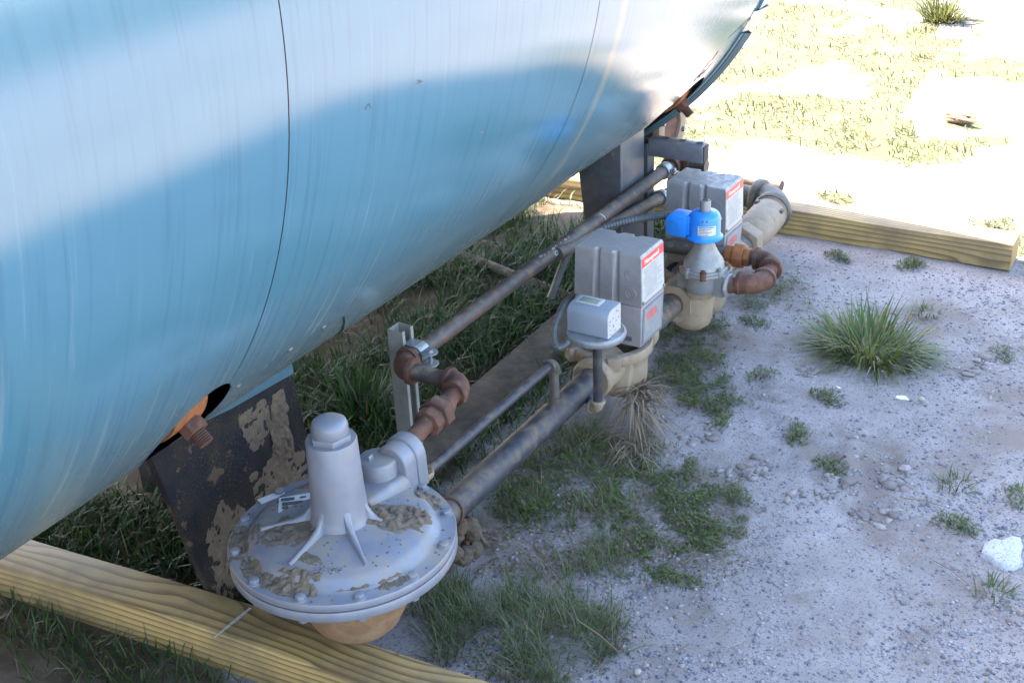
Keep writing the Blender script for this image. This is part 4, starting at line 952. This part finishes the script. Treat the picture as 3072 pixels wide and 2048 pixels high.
# ------------------------------------------------------------------ blue capped solenoid valve
BV = Vector((-1.268, 2.982, 0))
sv = thing('solenoid_valve', 'grey cast solenoid valve with a bright blue cap and white label', 'valve', BV)
obj('valve_body', MB().lathe([(.0003, .222), (.030, .223), (.046, .230), (.0505, .242), (.0515, .276), (.056, .281)], BV, Z, 36).box(BV+Vector((.056, -.004, .258)), (.030, .050, .062)).box(BV+Vector((-.056, .004, .258)), (.024, .046, .058)), 'cast_grey', sv, sharp=40)
obj('port_rim', MB().lathe([(.030, 0), (.034, .004), (.034, .010), (.028, .013)], BV+Vector((.066, -.006, .256)), X, 8), 'cast_grey', sv, bevel=.0015)
m = MB(); m.lathe([(.05, .279), (.066, .280), (.0675, .283), (.0675, .2885), (.0665, .290), (.0675, .2915), (.0675, .298), (.0655, .300), (.058, .3005)], BV, Z, 8, rot=.39)
bn = obj('bonnet_flange', m, 'cast_grey', sv, bevel=.003)
for k in range(8):
    a = R_(22+45*k); p = BV+Vector((math.cos(a)*.0595, math.sin(a)*.0595, .296))
    obj('flange_bolt', MB().lathe([(.0095, -.016), (.0095, .006)], p, Z, 14).prism(6, p+Z*.006, p+Z*.012, .0068), 'cast_grey' if k % 2 else 'rust', bn, bevel=.001)
obj('bonnet', MB().lathe([(.057, .299), (.0545, .308), (.047, .322), (.036, .341), (.0275, .360), (.0265, .384)], BV, Z, 36), 'cast_grey', sv, sharp=50)
CZ = .379
cap = obj('blue_cap', MB().lathe([(.0300, CZ+.002), (.0460, CZ), (.0488, CZ+.002), (.0488, CZ+.0055), (.0440, CZ+.009), (.0418, CZ+.014), (.0412, CZ+.058), (.0385, CZ+.067), (.0315, CZ+.0735), (.016, CZ+.076), (.0155, CZ+.074)], BV, Z, 44), 'blue_cap', sv, sharp=40)
tipz = CZ+.075
obj('top_stub', MB().lathe([(.0150, -.004), (.0145, .026), (.0128, .0295), (.009, .030)], BV+Z*tipz, Z, 22), 'cast_grey', sv, sharp=40)
obj('stub_screw', MB().lathe([(.0075, 0), (.0065, .004), (.0003, .0045)], BV+Z*(tipz+.029), Z, 14), 'rust', sv)
# conduit box
jb = BV+Vector((-.066, -.020, CZ+.036)); pr_ = []
hw, hh, rr = .028, .0285, .017
for (cx_, cz_, a0) in ((-hw+rr, -hh+rr, 180), (hw, -hh, None), (hw, hh, None), (-hw+rr, hh-rr, 90)):
    if a0 is None: pr_.append((cx_, cz_))
    elif a0 == 180: pr_ += [(cx_+rr*math.cos(R_(180+90*i/5)), cz_+rr*math.sin(R_(180+90*i/5))) for i in range(6)]
    else: pr_ += [(cx_+rr*math.cos(R_(90+90*i/5)), cz_+rr*math.sin(R_(90+90*i/5))) for i in range(6)]
jbx = obj('conduit_box', MB().loft([[jb+Vector((u, v, z)) for u, z in pr_] for v in (-.022, .032)]), 'blue_cap', sv, bevel=.002, sharp=25)
obj('knockout', MB().lathe([(.0132, 0), (.0132, .0006), (.0118, .0006), (.0118, 0)], jb+Vector((-.004, -.0222, .0)), -Y, 26, cap=False), 'plate_blue', jbx)
obj('box_neck', MB().box(BV+Vector((-.036, -.010, CZ+.036)), (.012, .046, .050)), 'blue_cap', jbx, bevel=.002)
# label wrapped on the cap
m = MB(); n = 10; vs = []
for i in range(n+1):
    a = R_(-92)+R_(68)*i/n
    for z_ in (CZ+.020, CZ+.046): vs.append(BV+Vector((math.cos(a)*.0422, math.sin(a)*.0422, z_)))
m.add(vs, [(2*i, 2*i+2, 2*i+3, 2*i+1) for i in range(n)]); lb_ = obj('cap_label', m, 'label', cap)
for k in range(6):
    m = MB(); vs = []; z_ = CZ+.043-k*.0042; a1 = -92+random.uniform(30, 60); hgt_ = .0011 if k else .0018
    for i in range(9):
        a = R_(-88)+R_(a1+88)*i/8
        for q_ in (-hgt_, hgt_): vs.append(BV+Vector((math.cos(a)*.0425, math.sin(a)*.0425, z_+q_*.6)))
    m.add(vs, [(2*i, 2*i+2, 2*i+3, 2*i+1) for i in range(8)]); obj('print_line', m, 'ink', lb_)
for a in (-60, -75): 
    p = BV+Vector((math.cos(R_(a))*.0405, math.sin(R_(a))*.0405, CZ+.060)); obj('cap_screw', MB().lathe([(.003, 0), (.002, .0015), (.0002, .0018)], p, (math.cos(R_(a)), math.sin(R_(a)), .3), 10), 'ink', cap)
# armoured flexible conduit
def flex(name, label, pts, r, pitch, mat):
    pts = [Vector(p) for p in pts]; dense = []
    def cr(p0, p1, p2, p3, t): return .5*((2*p1)+(-p0+p2)*t+(2*p0-5*p1+4*p2-p3)*t*t+(-p0+3*p1-3*p2+p3)*t**3)
    e = [pts[0]*2-pts[1]]+pts+[pts[-1]*2-pts[-2]]
    for i in range(len(pts)-1):
        for k in range(40): dense.append(cr(e[i], e[i+1], e[i+2], e[i+3], k/40))
    dense.append(pts[-1]); path = [dense[0]]; acc = 0; rad = [r]; L = 0
    for a, b in zip(dense, dense[1:]):
        acc += (b-a).length
        if acc >= pitch/4: L += acc; acc = 0; path.append(b); rad.append(r*(1+.13*math.sin(2*math.pi*L/pitch)))
    o = obj(name, MB().tube(path, rad, 14), mat, sharp=80); return tag(o, label, 'conduit')
flex('flexible_conduit', 'dark ribbed flexible conduit running into the blue conduit box', [jb+Vector((-.004, .03, .006)), (-1.392, 2.985, .417), (-1.455, 2.965, .405), (-1.535, 2.905, .385), (-1.60, 2.85, .33), (-1.64, 2.80, .2)], .0105, .0085, 'rubber')
flex('flexible_conduit', 'thin grey flexible conduit looped beside the first boxed valve', [(-1.455, 2.66, .34), (-1.475, 2.59, .31), (-1.468, 2.52, .27), (-1.44, 2.485, .245), (-1.425, 2.51, .25), (-1.435, 2.56, .275), (-1.455, 2.63, .29)], .0085, .006, 'rubber')

# ------------------------------------------------------------------ rusty vent line (U bend)
VZ = .262
vt = thing('vent_pipe', 'rusty red brown pipe bent in a U beside the blue capped valve', 'pipe', (-1.15, 3.05, 0))
Q0 = Vector((BV.x+.074, 2.976, .256)); Q1 = Vector((-1.114, 2.992, VZ)); Q2 = Vector((-1.133, 3.165, VZ)); Q3 = Vector((-1.46, 3.135, VZ))
obj('pipe_run', MB().cyl(Q0, Q1-X*.03, .0212, seg=22), 'rust', vt)
obj('elbow', MB().elbow(Q1, -X, Q2-Q1, .0205, .056), 'rust', vt, sharp=50)
obj('nipple', MB().cyl(Q1.lerp(Q2, .25), Q1.lerp(Q2, .75), .0205, seg=20), 'rust', vt)
obj('elbow', MB().elbow(Q2, Q1-Q2, Q3-Q2, .0205, .056), 'rust', vt, sharp=50)
dq = (Q3-Q2).normalized()
obj('nipple', MB().cyl(Q2+dq*.045, Q2+dq*.085, .0205, seg=20), 'rust', vt)
obj('union', MB().prism(6, Q2+dq*.072, Q2+dq*.090, .0275, .2).prism(8, Q2+dq*.090, Q2+dq*.118, .0350, .1).prism(8, Q2+dq*.118, Q2+dq*.142, .0270), 'rust_orange', vt, bevel=.002)
obj('pipe_run', MB().cyl(Q2+dq*.13, Q3, .0200, seg=20), 'grey_pipe', vt)

# ------------------------------------------------------------------ board, rod and dark mud under the pipes
bd_ = obj('ground_board', MB().box((-1.69, 2.72, .006), (.12, 1.25, .050), Matrix.Rotation(R_(1.5), 3, 'Z')), 'concrete', bevel=.006)
tag(bd_, 'soil covered brown board lying along the ground under the rusty pipes', 'board')
ra, rb = G((1340, 750), .02), G((1730, 897), .02)
rod = obj('wooden_pole', MB().tube([ra, ra.lerp(rb, .35)+Z*.004, ra.lerp(rb, .7), rb], [.014, .015, .014, .013], 12), 'old_wood'); tag(rod, 'thin brown pole lying across the grass under the tank', 'pole')

# ------------------------------------------------------------------ plants
def blade_arrays(bx, by, bz, az, ln, wd, lean, curl):
    """five-vertex bent blades"""
    n = len(bx); dx, dy = np.cos(az), np.sin(az); px_, py_ = -dy, dx
    V = np.zeros((n, 5, 3)); t1, t2 = .5, 1.0
    def pt(t): 
        th = lean+curl*t; h = ln*t
        return bx+dx*h*np.sin(th), by+dy*h*np.sin(th), bz+h*np.cos(th)
    x1, y1, z1 = pt(t1); x2, y2, z2 = pt(t2)
    V[:, 0] = np.stack([bx-px_*wd*.5, by-py_*wd*.5, bz-.004], 1); V[:, 1] = np.stack([bx+px_*wd*.5, by+py_*wd*.5, bz-.004], 1)
    V[:, 2] = np.stack([x1-px_*wd*.42, y1-py_*wd*.42, z1], 1); V[:, 3] = np.stack([x1+px_*wd*.42, y1+py_*wd*.42, z1], 1)
    V[:, 4] = np.stack([x2, y2, np.maximum(z2, bz+.001)], 1)
    o = np.arange(n)[:, None]*5
    Fc = np.concatenate([o+np.array([[0, 1, 3]]), o+np.array([[0, 3, 2]]), o+np.array([[2, 3, 4]])], 1).reshape(-1, 3)
    return V.reshape(-1, 3), Fc
def U(n, a, b): return rng.uniform(a, b, n)
def clear_of(x, y):
    k = np.ones(len(x), bool)
    k &= ~((x > -3.3) & (x < -.55) & (y > 1.34+.076*(x+2.18)-.01) & (y < 1.46+.076*(x+2.18)+.01))          # near timber
    k &= ~((np.abs(x+1.69) < .08) & (y > 2.08) & (y < 3.36))
    k &= ~((x < -.65) & (y > 3.92) & (y < 4.09))
    k &= ~((np.abs(x+1.71) < .02) & (y > 1.48) & (y < 1.88))
    k &= ~(np.hypot(x+1.35, y-1.62) < .09)
    return k
# dark turf under and beside the tank
n = 44000; x = U(n, -2.75, -1.42); y = U(n, 1.40, 3.9); d = fbm(x*5, y*5, 41); dens = np.clip((d-.30)*5, 0, 1)
edge = np.clip((-1.50-x)/.18, 0.0, 1)
pxx, pyy = to_px(x, y)
bare = in_poly(pxx, pyy, [(880, 1090), (930, 960), (1100, 900), (1190, 920), (1100, 1040), (1000, 1110)])
k = (rng.random(n) < dens*edge) & clear_of(x, y) & ~(bare & (rng.random(n) < .88))
x, y = x[k], y[k]; n = len(x); hz = ground_h(x, y)
V, Fc = blade_arrays(x, y, hz, U(n, 0, 6.283), U(n, .035, .115), U(n, .0022, .0050), U(n, .05, .6), U(n, .1, .9))
tag(arrays_obj('turf_grass', V, Fc, 'turf'), 'dark green grass growing in the shade under the tank', 'grass', kind='stuff')
n = 9000; x = U(n, -2.9, -.9); y = U(n, .75, 1.42); k = clear_of(x, y) & (rng.random(n) < np.clip((fbm(x*6, y*6, 77)-.3)*4, 0, 1)); x, y = x[k], y[k]; n = len(x)
V, Fc = blade_arrays(x, y, ground_h(x, y), U(n, 0, 6.283), U(n, .03, .085), U(n, .002, .0045), U(n, .05, .7), U(n, .1, .9))
tag(arrays_obj('turf_grass', V, Fc, 'turf'), 'dark green grass in front of the near timber', 'grass', kind='stuff')
# thick tufts beside the strut post and under the tank
def tuft(name, label, px, nb, ln, spread, mat, wd=.005, lean=(.1, 1.15), group='grass tufts', cen=.03):
    c = G(px); az = U(nb, 0, 6.283); rr = cen*np.sqrt(rng.random(nb))
    bx = c.x+rr*np.cos(az)+U(nb, -.01, .01); by = c.y+rr*np.sin(az)*.8+U(nb, -.01, .01)
    V, Fc = blade_arrays(bx-c.x, by-c.y, ground_h(bx, by), az+U(nb, -.5, .5), U(nb, ln[0], ln[1]), U(nb, wd*.6, wd*1.2), U(nb, *lean), U(nb, .0, spread))
    o = arrays_obj(name, V, Fc, mat); o.location = (c.x, c.y, 0); return tag(o, label, 'grass', group)
tuft('grass_tuft', 'big bushy yellow green grass tuft alone on the bare pale ground', (2605, 1050), 950, (.05, .17), .7, 'tuft', .0052, (.3, 1.45), None, .12)
tuft('grass_tuft', 'dark green grass tuft between the muddy leg and strut post', (1085, 1250), 260, (.08, .17), .7, 'turf', .006, (.1, 1.1), None, .07)
tuft('grass_tuft', 'sunlit grass tuft on the bright far ground', (2830, 60), 220, (.08, .2), .6, 'field', .009, (.05, 1.0), None, .10)
# mats of fine leaved weeds
def leaf_mat(name, label, poly, n, h=.026, size=(.0024, .0070), mat='weed', sparse=.46):
    ps_ = np.array(poly, float); lo = ps_.min(0); hi = ps_.max(0)
    qx = U(n*2, lo[0]-60, hi[0]+60); qy = U(n*2, lo[1]-50, hi[1]+50)
    j = (fbm(qx/45, qy/45, 5)-.5)*170+rng.normal(0, 16, n*2); j2 = (fbm(qx/45, qy/45, 8)-.5)*150+rng.normal(0, 14, n*2)
    k = in_poly(qx+j, qy+j2, poly); qx, qy = qx[k][:n], qy[k][:n]
    g = np.array([G((a, b))[:2] for a, b in zip(qx, qy)]); x, y = g[:, 0], g[:, 1]
    d = fbm(x*14, y*14, 61); k = (rng.random(len(x)) < np.clip((d-sparse+.06)*7, 0, 1)) | (rng.random(len(x)) < .10); x, y, d = x[k], y[k], d[k]
    k = clear_of(x, y); x, y, d = x[k], y[k], d[k]; m_ = len(x)
    z = ground_h(x, y)+h*np.clip((d-sparse+.08)*3.2, .05, 1)*rng.random(m_)
    az = U(m_, 0, 6.283); til = U(m_, -.5, .9); s_ = U(m_, *size); w2 = s_*U(m_, .22, .42)
    a = np.stack([np.cos(az)*np.cos(til), np.sin(az)*np.cos(til), np.sin(til)], 1)*s_[:, None]; b = np.stack([-np.sin(az), np.cos(az), np.zeros(m_)], 1)*w2[:, None]
    c = np.stack([x, y, z], 1); V = np.stack([c-a, c+b, c+a, c-b], 1).reshape(-1, 3)
    o = np.arange(m_)[:, None]*4; Fc = np.concatenate([o+np.array([[0, 1, 2]]), o+np.array([[0, 2, 3]])], 1).reshape(-1, 3)
    return tag(arrays_obj(name, V, Fc, mat), label, 'weeds', kind='stuff')
leaf_mat('weed_mat', 'low green weeds growing along the thick black pipe', MATS['a'], 13000)
leaf_mat('weed_mat', 'low green weed mat on pale ground right of the thick black pipe', MATS['b'], 14000)
leaf_mat('weed_mat', 'low green weeds trailing from the boxed valve', MATS['c'], 14000, .035)
leaf_mat('weed_mat', 'low green weeds under the rusty U bend', MATS['d'], 5000, .045)
leaf_mat('weed_mat', 'fine weeds and litter beside the regulator', FINE, 3500, .02)
scatter_later = True
leaf_mat('dead_weeds', 'dead brown stalks on the ground beside the thick black pipe', THIN, 1800, .01, (.004, .012), 'straw', .45)
def scatter_blades(name, label, poly, n, ln, wd, lean, curl, mat, thr=.4, cat='grass'):
    ps_ = np.array(poly, float); lo = ps_.min(0); hi = ps_.max(0); qx = U(n*2, lo[0], hi[0]); qy = U(n*2, lo[1], hi[1])
    j = (fbm(qx/30, qy/30, 15)-.5)*110; j2 = (fbm(qx/30, qy/30, 18)-.5)*110
    k = in_poly(qx+j, qy+j2, poly); qx, qy = qx[k][:n], qy[k][:n]; g = np.array([G((a, b))[:2] for a, b in zip(qx, qy)]); x, y = g[:, 0], g[:, 1]
    k = (fbm(x*11, y*11, 91) > thr) & clear_of(x, y); x, y = x[k], y[k]; m_ = len(x)
    V, Fc = blade_arrays(x, y, ground_h(x, y), U(m_, 0, 6.283), U(m_, *ln), U(m_, *wd), U(m_, *lean), U(m_, *curl), mat and 1 or 1) if False else blade_arrays(x, y, ground_h(x, y), U(m_, 0, 6.283), U(m_, *ln), U(m_, *wd), U(m_, *lean), U(m_, *curl))
    return tag(arrays_obj(name, V, Fc, mat), label, cat, kind='stuff')
scatter_blades('fine_grass', 'fine wispy grass between near timber and pale ground', FINE, 3000, (.03, .11), (.0010, .0022), (.1, 1.0), (.0, .6), 'fine_grass', .40)
scatter_blades('fine_grass', 'thin grass along the thick black pipe', MATS['a']+[], 1100, (.03, .075), (.0012, .0024), (.2, 1.0), (0, .5), 'fine_grass', .42)
scatter_blades('fine_grass', 'thin mixed grass by the muddy pipe end', THIN, 2000, (.025, .07), (.001, .0022), (.3, 1.2), (0, .4), 'fine_grass', .42)
scatter_blades('straw_litter', 'dry straw lying on the ground beside the thick black pipe', [(1400, 1560), (1800, 1480), (2250, 1420), (2280, 1700), (1900, 1760), (1450, 1720)], 900, (.03, .10), (.001, .0018), (1.25, 1.5), (0, .12), 'straw', .35, 'straw')
scatter_blades('straw_litter', 'scattered dry straw on the pale ground', [(1950, 1250), (2900, 1150), (3072, 1700), (2700, 2048), (1800, 2048), (1900, 1600)], 260, (.02, .08), (.0008, .0016), (1.3, 1.52), (0, .08), 'straw', .4, 'straw')
# small single weeds on the pale ground
for i, (px, lab, nb, ln) in enumerate([
    ((2480, 1195), 'small green weed on pale ground between the big tuft and straw clump', 90, .04), ((2395, 1305), 'small green weed beside the crumbled soil clods', 80, .035),
    ((2487, 1393), 'low dark weed behind the row of soil clods', 80, .03), ((2865, 1455), 'spiky green weed by the loose straw stalks', 60, .05),
    ((2870, 1575), 'straggly weed near the white lime patch', 90, .04), ((2285, 1125), 'tiny weed beside the low weed mat', 50, .03),
    ((2262, 965), 'small weed in front of the rusty U bend', 70, .035), ((2775, 940), 'wispy weed right of the big grass tuft', 80, .05),
    ((3010, 1060), 'tiny weed alone on pale ground near the shadow edge', 40, .03), ((2985, 1775), 'dry yellowish weed in front of the white lime patch', 60, .06),
    ((3050, 1490), 'small grey green weed beyond the white lime patch', 50, .035), ((2735, 795), 'leafy weed in front of the sunlit timber', 110, .045), ((2515, 770), 'low weed at the foot of the sunlit timber', 90, .04)]):
    c = G(px); az = U(nb, 0, 6.283); rr = .036*np.sqrt(rng.random(nb)); bx = c.x+rr*np.cos(az); by = c.y+rr*np.sin(az)
    V, Fc = blade_arrays(bx-c.x, by-c.y, ground_h(bx, by), az+U(nb, -1, 1), U(nb, ln*.4, ln), U(nb, .0018, .004), U(nb, .2, 1.2), U(nb, 0, .8))
    mat = 'fine_grass' if i in (3, 7, 9) else 'weed'
    if mat == 'weed':
        m_ = nb*3; th_ = rng.random()*3.14; e1 = np.clip(rng.normal(0, .028, m_), -.05, .05); e2 = np.clip(rng.normal(0, .014, m_), -.03, .03); lx = e1*np.cos(th_)-e2*np.sin(th_); ly = e1*np.sin(th_)+e2*np.cos(th_); rr = np.hypot(lx, ly); lz = ground_h(lx+c.x, ly+c.y)+.8*ln*rng.random(m_)*np.clip(1-rr/.075, .1, 1)
        az3 = U(m_, 0, 6.283); til = U(m_, -.4, 1.0); s_ = U(m_, .003, .0085); ax_ = np.stack([np.cos(az3)*np.cos(til), np.sin(az3)*np.cos(til), np.sin(til)], 1)*s_[:, None]; bx_ = np.stack([-np.sin(az3), np.cos(az3), np.zeros(m_)], 1)*(s_*U(m_, .2, .4))[:, None]; cc = np.stack([lx, ly, lz], 1)
        V2 = np.stack([cc-ax_, cc+bx_, cc+ax_, cc-bx_], 1).reshape(-1, 3); o4 = np.arange(m_)[:, None]*4+len(V); F2 = np.concatenate([o4+np.array([[0, 1, 2]]), o4+np.array([[0, 2, 3]])], 1).reshape(-1, 3)
        keep = len(V)//5//3*5; V = np.concatenate([V, V2]); Fc = np.concatenate([Fc[:keep//5*3], F2])
    o = arrays_obj('small_weed', V, Fc, mat); o.location = (c.x, c.y, 0); tag(o, lab, 'weed', 'small weeds on the bare ground')
# straw clump at the valve
n = 170; c = Vector((-1.268, 2.575, .105)); m = MB()
for k in range(n):
    a = random.gauss(.1, 1.1); L = random.uniform(.03, .15); w0 = random.uniform(.0013, .0026); st_ = c+Vector((random.uniform(-.015, .01), random.uniform(-.03, .04), random.uniform(-.035, .025)))
    dv = Vector((math.cos(a), math.sin(a), random.uniform(-.6, .6))); p1 = st_+dv*L*.5+Vector((0, 0, random.uniform(-.01, .012))); p2 = st_+dv*L+Vector((random.uniform(-.02, .02), random.uniform(-.02, .02), -L*random.uniform(.1, .5))); p2.z = max(p2.z, .008); p1.z = max(p1.z, .012)
    sd = dv.cross(Z).normalized()*w0; m.add([st_-sd, st_+sd, p1+sd, p1-sd, p2], [(0, 1, 2, 3), (3, 2, 4)])
for k in range(120):
    a = random.uniform(-2.6, .6); L = random.uniform(.03, .11); st_ = Vector((-1.235+random.gauss(0, .035), 2.50+random.gauss(0, .045), .012+random.random()*.03)); dv = Vector((math.cos(a), math.sin(a), random.uniform(-.1, .3)))
    p1 = st_+dv*L*.5; p2 = st_+dv*L; p2.z = max(.006, p2.z-L*.3); sd = dv.cross(Z).normalized()*.0013; m.add([st_-sd, st_+sd, p1+sd, p1-sd, p2], [(0, 1, 2, 3), (3, 2, 4)])
tag(obj('straw_clump', m, 'straw', loc=(-1.25, 2.55, 0)), 'clump of dry straw stuck under the first boxed valve', 'straw')
stk_a, stk_b = G((1730, 1857), .05), G((1868, 1965), .03)
tag(obj('grass_stalk', MB().tube([stk_a, stk_a.lerp(stk_b, .5)+Z*.006, stk_b], [.0019, .0017, .0011], 6), 'straw'), 'single pale dry grass stalk above the wispy grass', 'stalk')
for nm, a_, b_2 in (('single long dry straw beyond the soil clods', (2705, 1492), (2850, 1525)), ('single dry straw in front of the lime patch', (2800, 1680), (2910, 1755)), ('single dry straw near the clods edge', (2420, 1520), (2480, 1495))):
    pa, pb_ = G(a_, .006), G(b_2, .010); tag(obj('dry_straw', MB().tube([pa, pa.lerp(pb_, .5)+Z*.006, pb_], [.0012, .0014, .0008], 6), 'straw'), nm, 'straw')
# sunlit field grass
n = 120000; x = U(n, -7, 1.2); y = 4.12+U(n, 0, 1)**1.4*7.5
tv, cl_ = thatch(x, y); k = rng.random(n) < tv*np.clip((fbm(x*9, y*9, 88, 3)-.3)*3, .1, 1); k |= (cl_ > .55) & (to_px(x, y)[0] < 2000) & (rng.random(n) < .5)
k &= clear_of(x, y); x, y = x[k], y[k]; n = len(x)
V, Fc = blade_arrays(x, y, ground_h(x, y), U(n, 0, 6.283), U(n, .015, .05), U(n, .003, .007), U(n, .2, 1.2), U(n, 0, .7))
tag(arrays_obj('field_grass', V, Fc, 'field'), 'patchy sunlit grass on the bright ground beyond the tank', 'grass', kind='stuff')

# ------------------------------------------------------------------ gravel, clods and litter
ico = bmesh.new(); bmesh.ops.create_icosphere(ico, subdivisions=1, radius=1); IV = np.array([v.co[:] for v in ico.verts]); IF = np.array([[v.index for v in f.verts] for f in ico.faces]); ico.free()
def stones(name, label, xs, ys, sz, mat, sink=.35, zs=.6, jag=.28):
    n = len(xs); nv = len(IV); V = IV[None]*(1+rng.uniform(-jag, jag, (n, nv, 1))); sc = np.stack([sz*U(n, .7, 1.35), sz*U(n, .7, 1.35), sz*U(n, zs*.6, zs*1.3)], 1)
    V = V*sc[:, None]; a = U(n, 0, 6.283); ca_, sa_ = np.cos(a)[:, None], np.sin(a)[:, None]; X_ = V[..., 0]*ca_-V[..., 1]*sa_; Y_ = V[..., 0]*sa_+V[..., 1]*ca_
    z = ground_h(xs, ys)+sz*zs*(1-2*sink)*.5; V = np.stack([X_+xs[:, None], Y_+ys[:, None], V[..., 2]+z[:, None]], -1)
    return tag(arrays_obj(name, V.reshape(-1, 3), (IF[None]+np.arange(n)[:, None, None]*nv).reshape(-1, 3), mat), label, 'gravel', kind='stuff')
n = 90000; x = U(n, -1.35, .15); y = U(n, 1.55, 4.4); pxx, pyy = to_px(x, y); dn = .10+.9*np.clip((pyy-1350)/550, 0, 1)*np.clip((pxx-900)/700, .2, 1)+.45*np.clip((pxx-2450)/500, 0, 1)
k = (rng.random(n) < dn*np.clip((fbm(x*5, y*5, 71)-.28)*3, .1, 1)) & clear_of(x, y); x, y = x[k], y[k]; sz = .0011+.0042*rng.random(len(x))**3.5; big = rng.random(len(x)) < .012; sz[big] *= 1.9
stones('gravel', 'dark and pale pebbles strewn over the sandy ground', x, y, sz, 'gravel')
CLODS = [[(2140, 1420), (2210, 1370), (2330, 1365), (2300, 1430), (2190, 1440)], [(2330, 1490), (2480, 1430), (2590, 1390), (2600, 1430), (2500, 1480), (2380, 1530)], [(2640, 1400), (2730, 1400), (2740, 1470), (2650, 1450)], [(2560, 1520), (2700, 1530), (2660, 1580), (2560, 1570)], [(2040, 1280), (2150, 1240), (2180, 1290), (2060, 1350)], [(2940, 1070), (2960, 1050), (2975, 1100), (2890, 1130)], [(2400, 1090), (2450, 1090), (2450, 1130), (2400, 1130)]]
xs, ys, ss = [], [], []
for pl in CLODS:
    a = np.array(pl, float); lo, hi = a.min(0), a.max(0); cnt = 0
    while cnt < 42:
        q = (random.uniform(lo[0], hi[0]), random.uniform(lo[1], hi[1]))
        if in_poly(np.array(q[0]), np.array(q[1]), pl): p = G(q); xs.append(p.x); ys.append(p.y); ss.append(.003+.012*random.random()**1.8); cnt += 1
stones('soil_clods', 'crumbled crusts of dry grey soil on the bare ground', np.array(xs), np.array(ys), np.array(ss), 'clod', .4, .42, .55)
n = 5200; x = U(n, -1.3, 0); y = U(n, 1.7, 3.9); k = (fbm(x*4, y*4, 33) > .5) & clear_of(x, y); x, y = x[k], y[k]; stones('soil_crumbs', 'small crumbs of dry soil scattered on the ground', x, y, .002+.005*rng.random(len(x))**2.5, 'clod', .4, .55, .35)
# white lime patch (thin irregular crust)
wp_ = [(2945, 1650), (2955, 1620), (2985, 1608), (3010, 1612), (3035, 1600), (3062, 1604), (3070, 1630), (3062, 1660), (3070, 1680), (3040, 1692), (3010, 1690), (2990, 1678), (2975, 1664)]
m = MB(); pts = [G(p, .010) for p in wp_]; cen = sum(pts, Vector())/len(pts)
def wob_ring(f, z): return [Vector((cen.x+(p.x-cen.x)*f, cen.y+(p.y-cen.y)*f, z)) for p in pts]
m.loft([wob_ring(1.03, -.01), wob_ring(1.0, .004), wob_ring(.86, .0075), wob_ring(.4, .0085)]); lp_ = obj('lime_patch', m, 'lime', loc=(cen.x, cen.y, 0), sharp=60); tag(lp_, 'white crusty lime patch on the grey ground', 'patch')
def scrap(px, sz, seed, lab):
    c = G(px); rd = random.Random(seed); m = MB(); n = 8; ring = [Vector((c.x+sz*rd.uniform(.5, 1.2)*math.cos(6.283*i/n)*1.5, c.y+sz*rd.uniform(.4, 1.1)*math.sin(6.283*i/n), .006+rd.uniform(0, .008))) for i in range(n)]
    m.loft([ring, [p+Z*.0012 for p in ring]]); tag(obj('paper_scrap', m, 'white_litter', loc=(c.x, c.y, 0)), lab, 'litter', 'paper scraps')
scrap((2652, 1125), .008, 1, 'torn white scrap at the foot of the big grass tuft'); scrap((2705, 1202), .011, 2, 'torn white scrap lying on bare ground beyond the weeds')
scrap((2515, 1172), .006, 3, 'tiny white scrap beside a small green weed')
p0 = G((2764, 1202)); tag(obj('pale_pebble', MB().lump((p0.x, p0.y, .006), (.009, .008, .006), 5, 2, .15), 'grey_pebble', loc=(p0.x, p0.y, 0), sharp=60), 'round cream pebble next to the torn white scrap', 'pebble')
p0 = G((1912, 2022)); tag(obj('pale_pebble', MB().lump((p0.x, p0.y, .006), (.007, .009, .006), 6, 2, .15), 'grey_pebble', loc=(p0.x, p0.y, 0), sharp=60), 'oval cream pebble at the edge of the wispy grass', 'pebble')
p0 = G((2875, 368)); m = MB()
for k in range(5): m.lump((p0.x+random.uniform(-.04, .04), p0.y+random.uniform(-.03, .03), .010+k*.003), (.05, .012, .012), 600+k, 2, .4)
tag(obj('bark_piece', m, 'bark', loc=(p0.x, p0.y, 0), sharp=60), 'flaky brown bark piece lying on the sunlit ground', 'bark')
